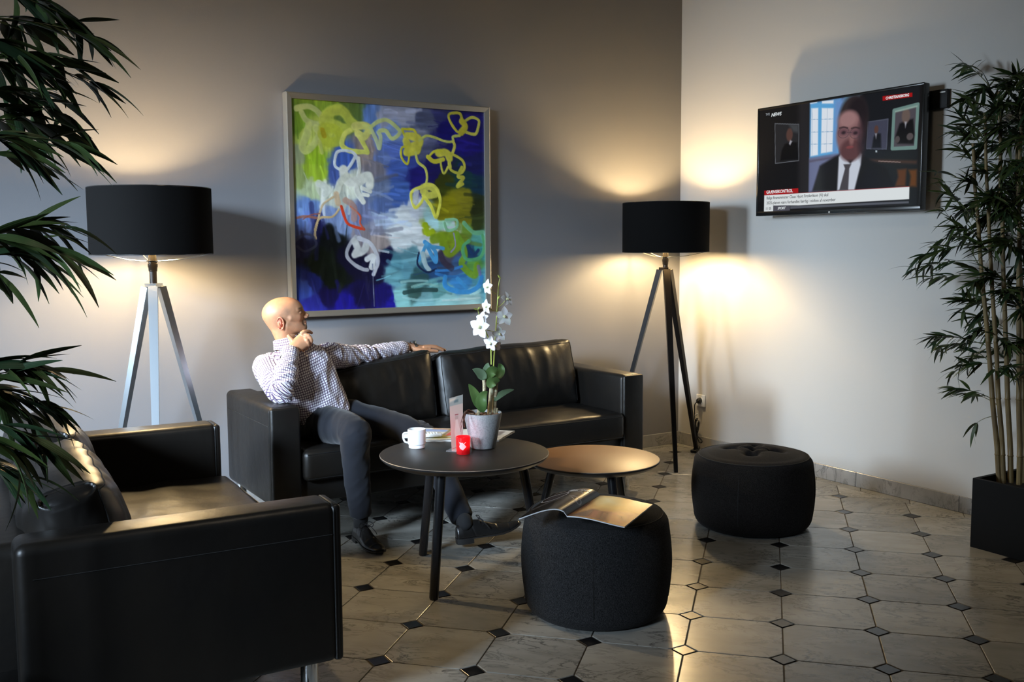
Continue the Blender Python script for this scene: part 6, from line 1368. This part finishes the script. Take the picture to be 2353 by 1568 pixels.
        dd = -0.0020*np.clip(np.sin(xx*170+20*(loc@np.array(sd))), 0, 1)*np.exp(-((xx-0.195)/0.022)**2)*(zz > 0.03)-0.0022*np.exp(-((xx-0.250)/0.0025)**2)*(zz > 0.02)-0.0018*np.exp(-((xx-0.075-0.3*(0.05-zz))/0.0025)**2)
        sho_.vertices.foreach_set('co', (P_+N_*dd[:, None]).ravel()); so = child(name, sho_, shm)
        mbs = MB(); R = []
        outl = [(-0.003, 0), (0.0, 0.022), (0.02, 0.033), (0.05, 0.036), (0.09, 0.036), (0.13, 0.039), (0.17, 0.045), (0.21, 0.048), (0.25, 0.043), (0.28, 0.034), (0.302, 0.023), (0.310, 0.010)]
        full = outl+[(x, -y) for x, y in reversed(outl)][:-1]; full = full+[]
        for z in (0.0065, 0.0125): R.append([W_(x, y, z) for x, y in full])
        mbs.rings(R); child('sole', mbs, sole_m, 30, None, so)
        mbs = MB(); hl = [(-0.003, 0.0), (0.0, 0.022), (0.02, 0.033), (0.05, 0.036), (0.075, 0.035)]; hf = hl+[(x, -y) for x, y in reversed(hl)][:-1]; mbs.rings([[W_(x, y, z) for x, y in hf] for z in (-0.014, 0.007)]); child('heel', mbs, sole_m, 30, None, so)
        for q_ in range(4):
            x = 0.112+0.017*q_; zt = 0.083-0.0125*q_*1.0; mbs = MB(); mbs.tube([W_(x-0.003, -0.020, zt-0.012), W_(x, -0.010, zt-0.001), W_(x+0.002, 0, zt+0.003), W_(x, 0.010, zt-0.001), W_(x-0.003, 0.020, zt-0.012)], 0.0019, 6, smooth=1); child('lace', mbs, sock, None, None, so)
        for s2 in (-1, 1):
            mbs = MB(); mbs.tube([W_(0.112, 0, 0.088), W_(0.105, s2*0.018, 0.098), W_(0.120, s2*0.034, 0.090), W_(0.126, s2*0.026, 0.078), W_(0.114, 0, 0.088)], 0.0019, 6, smooth=2); child('lace', mbs, sock, None, None, so)
            mbs = MB(); mbs.tube([W_(0.112, 0, 0.088), W_(0.120, s2*0.016, 0.084), W_(0.140, s2*0.036, 0.060), W_(0.150, s2*0.042, 0.045)], 0.0017, 6, smooth=2); child('lace', mbs, sock, None, None, so)
        mbs = MB(); mbs.tube([W_(0.048, 0, 0.060), W_(0.050, 0, 0.085), ankle+(ankle-W_(0.05, 0, 0.085)).normalized()*0.03, ankle+(ankle-W_(0.05, 0, 0.085)).normalized()*0.06], [0.031, 0.034, 0.037, 0.036], 18, smooth=1); child('sock', mbs, sock)
        return so
    TOE = 0.35; shoe(Vector((-2.787, -.898, 0.014)), Vector((-2.795, -1.195, -0.004)), AR, Z)
    TOE = 0.9; hL_ = A(1049, 1249, -1.295); tL2 = A(1192, 1219, -1.375); tL2 = hL_+(tL2-hL_).normalized()*0.305; shoe(hL_+Vector((0, 0, 0.012)), tL2, AL, Z)
    # ---- wristwatch
    wc = A(950, 799, -.300); wd = (WL-EL).normalized(); n = (Z-wd*Z.dot(wd)).normalized(); bb = wd.cross(n); steel = mat('watch_steel', (0.55, 0.56, 0.58), 0.22, metal=1); w_o = None
    for k in range(22):
        a = 2*PI*k/22; c = wc+n*math.cos(a)*0.0275+bb*math.sin(a)*0.0325; t2 = (-n*math.sin(a)*0.0275+bb*math.cos(a)*0.0325).normalized(); o2 = (n*math.cos(a)/0.0275+bb*math.sin(a)/0.0325).normalized(); mb = MB()
        if k == 0: R = [[wc+n*(0.0275+z)+(wd*math.cos(x)+bb*math.sin(x))*r for x in np.linspace(0, 2*PI, 28, endpoint=False)] for r, z in ((0.017, -0.003), (0.019, 0.0), (0.019, 0.007), (0.016, 0.009))]
        else:
            hw = 0.0085; R = [[c+o2*z+t2*x*0.0041+wd*y*hw for x, y in ((-1, -1), (1, -1), (1, 1), (-1, 1))] for z in (-0.0013, 0.0017)]
        mb.rings(R)
        if k == 0: w_o = child('wristwatch', mb, steel, 30, 'steel wristwatch')
        elif k not in (1, 21): child('strap_link', mb, steel, 30, None, w_o, flat=True)
man()
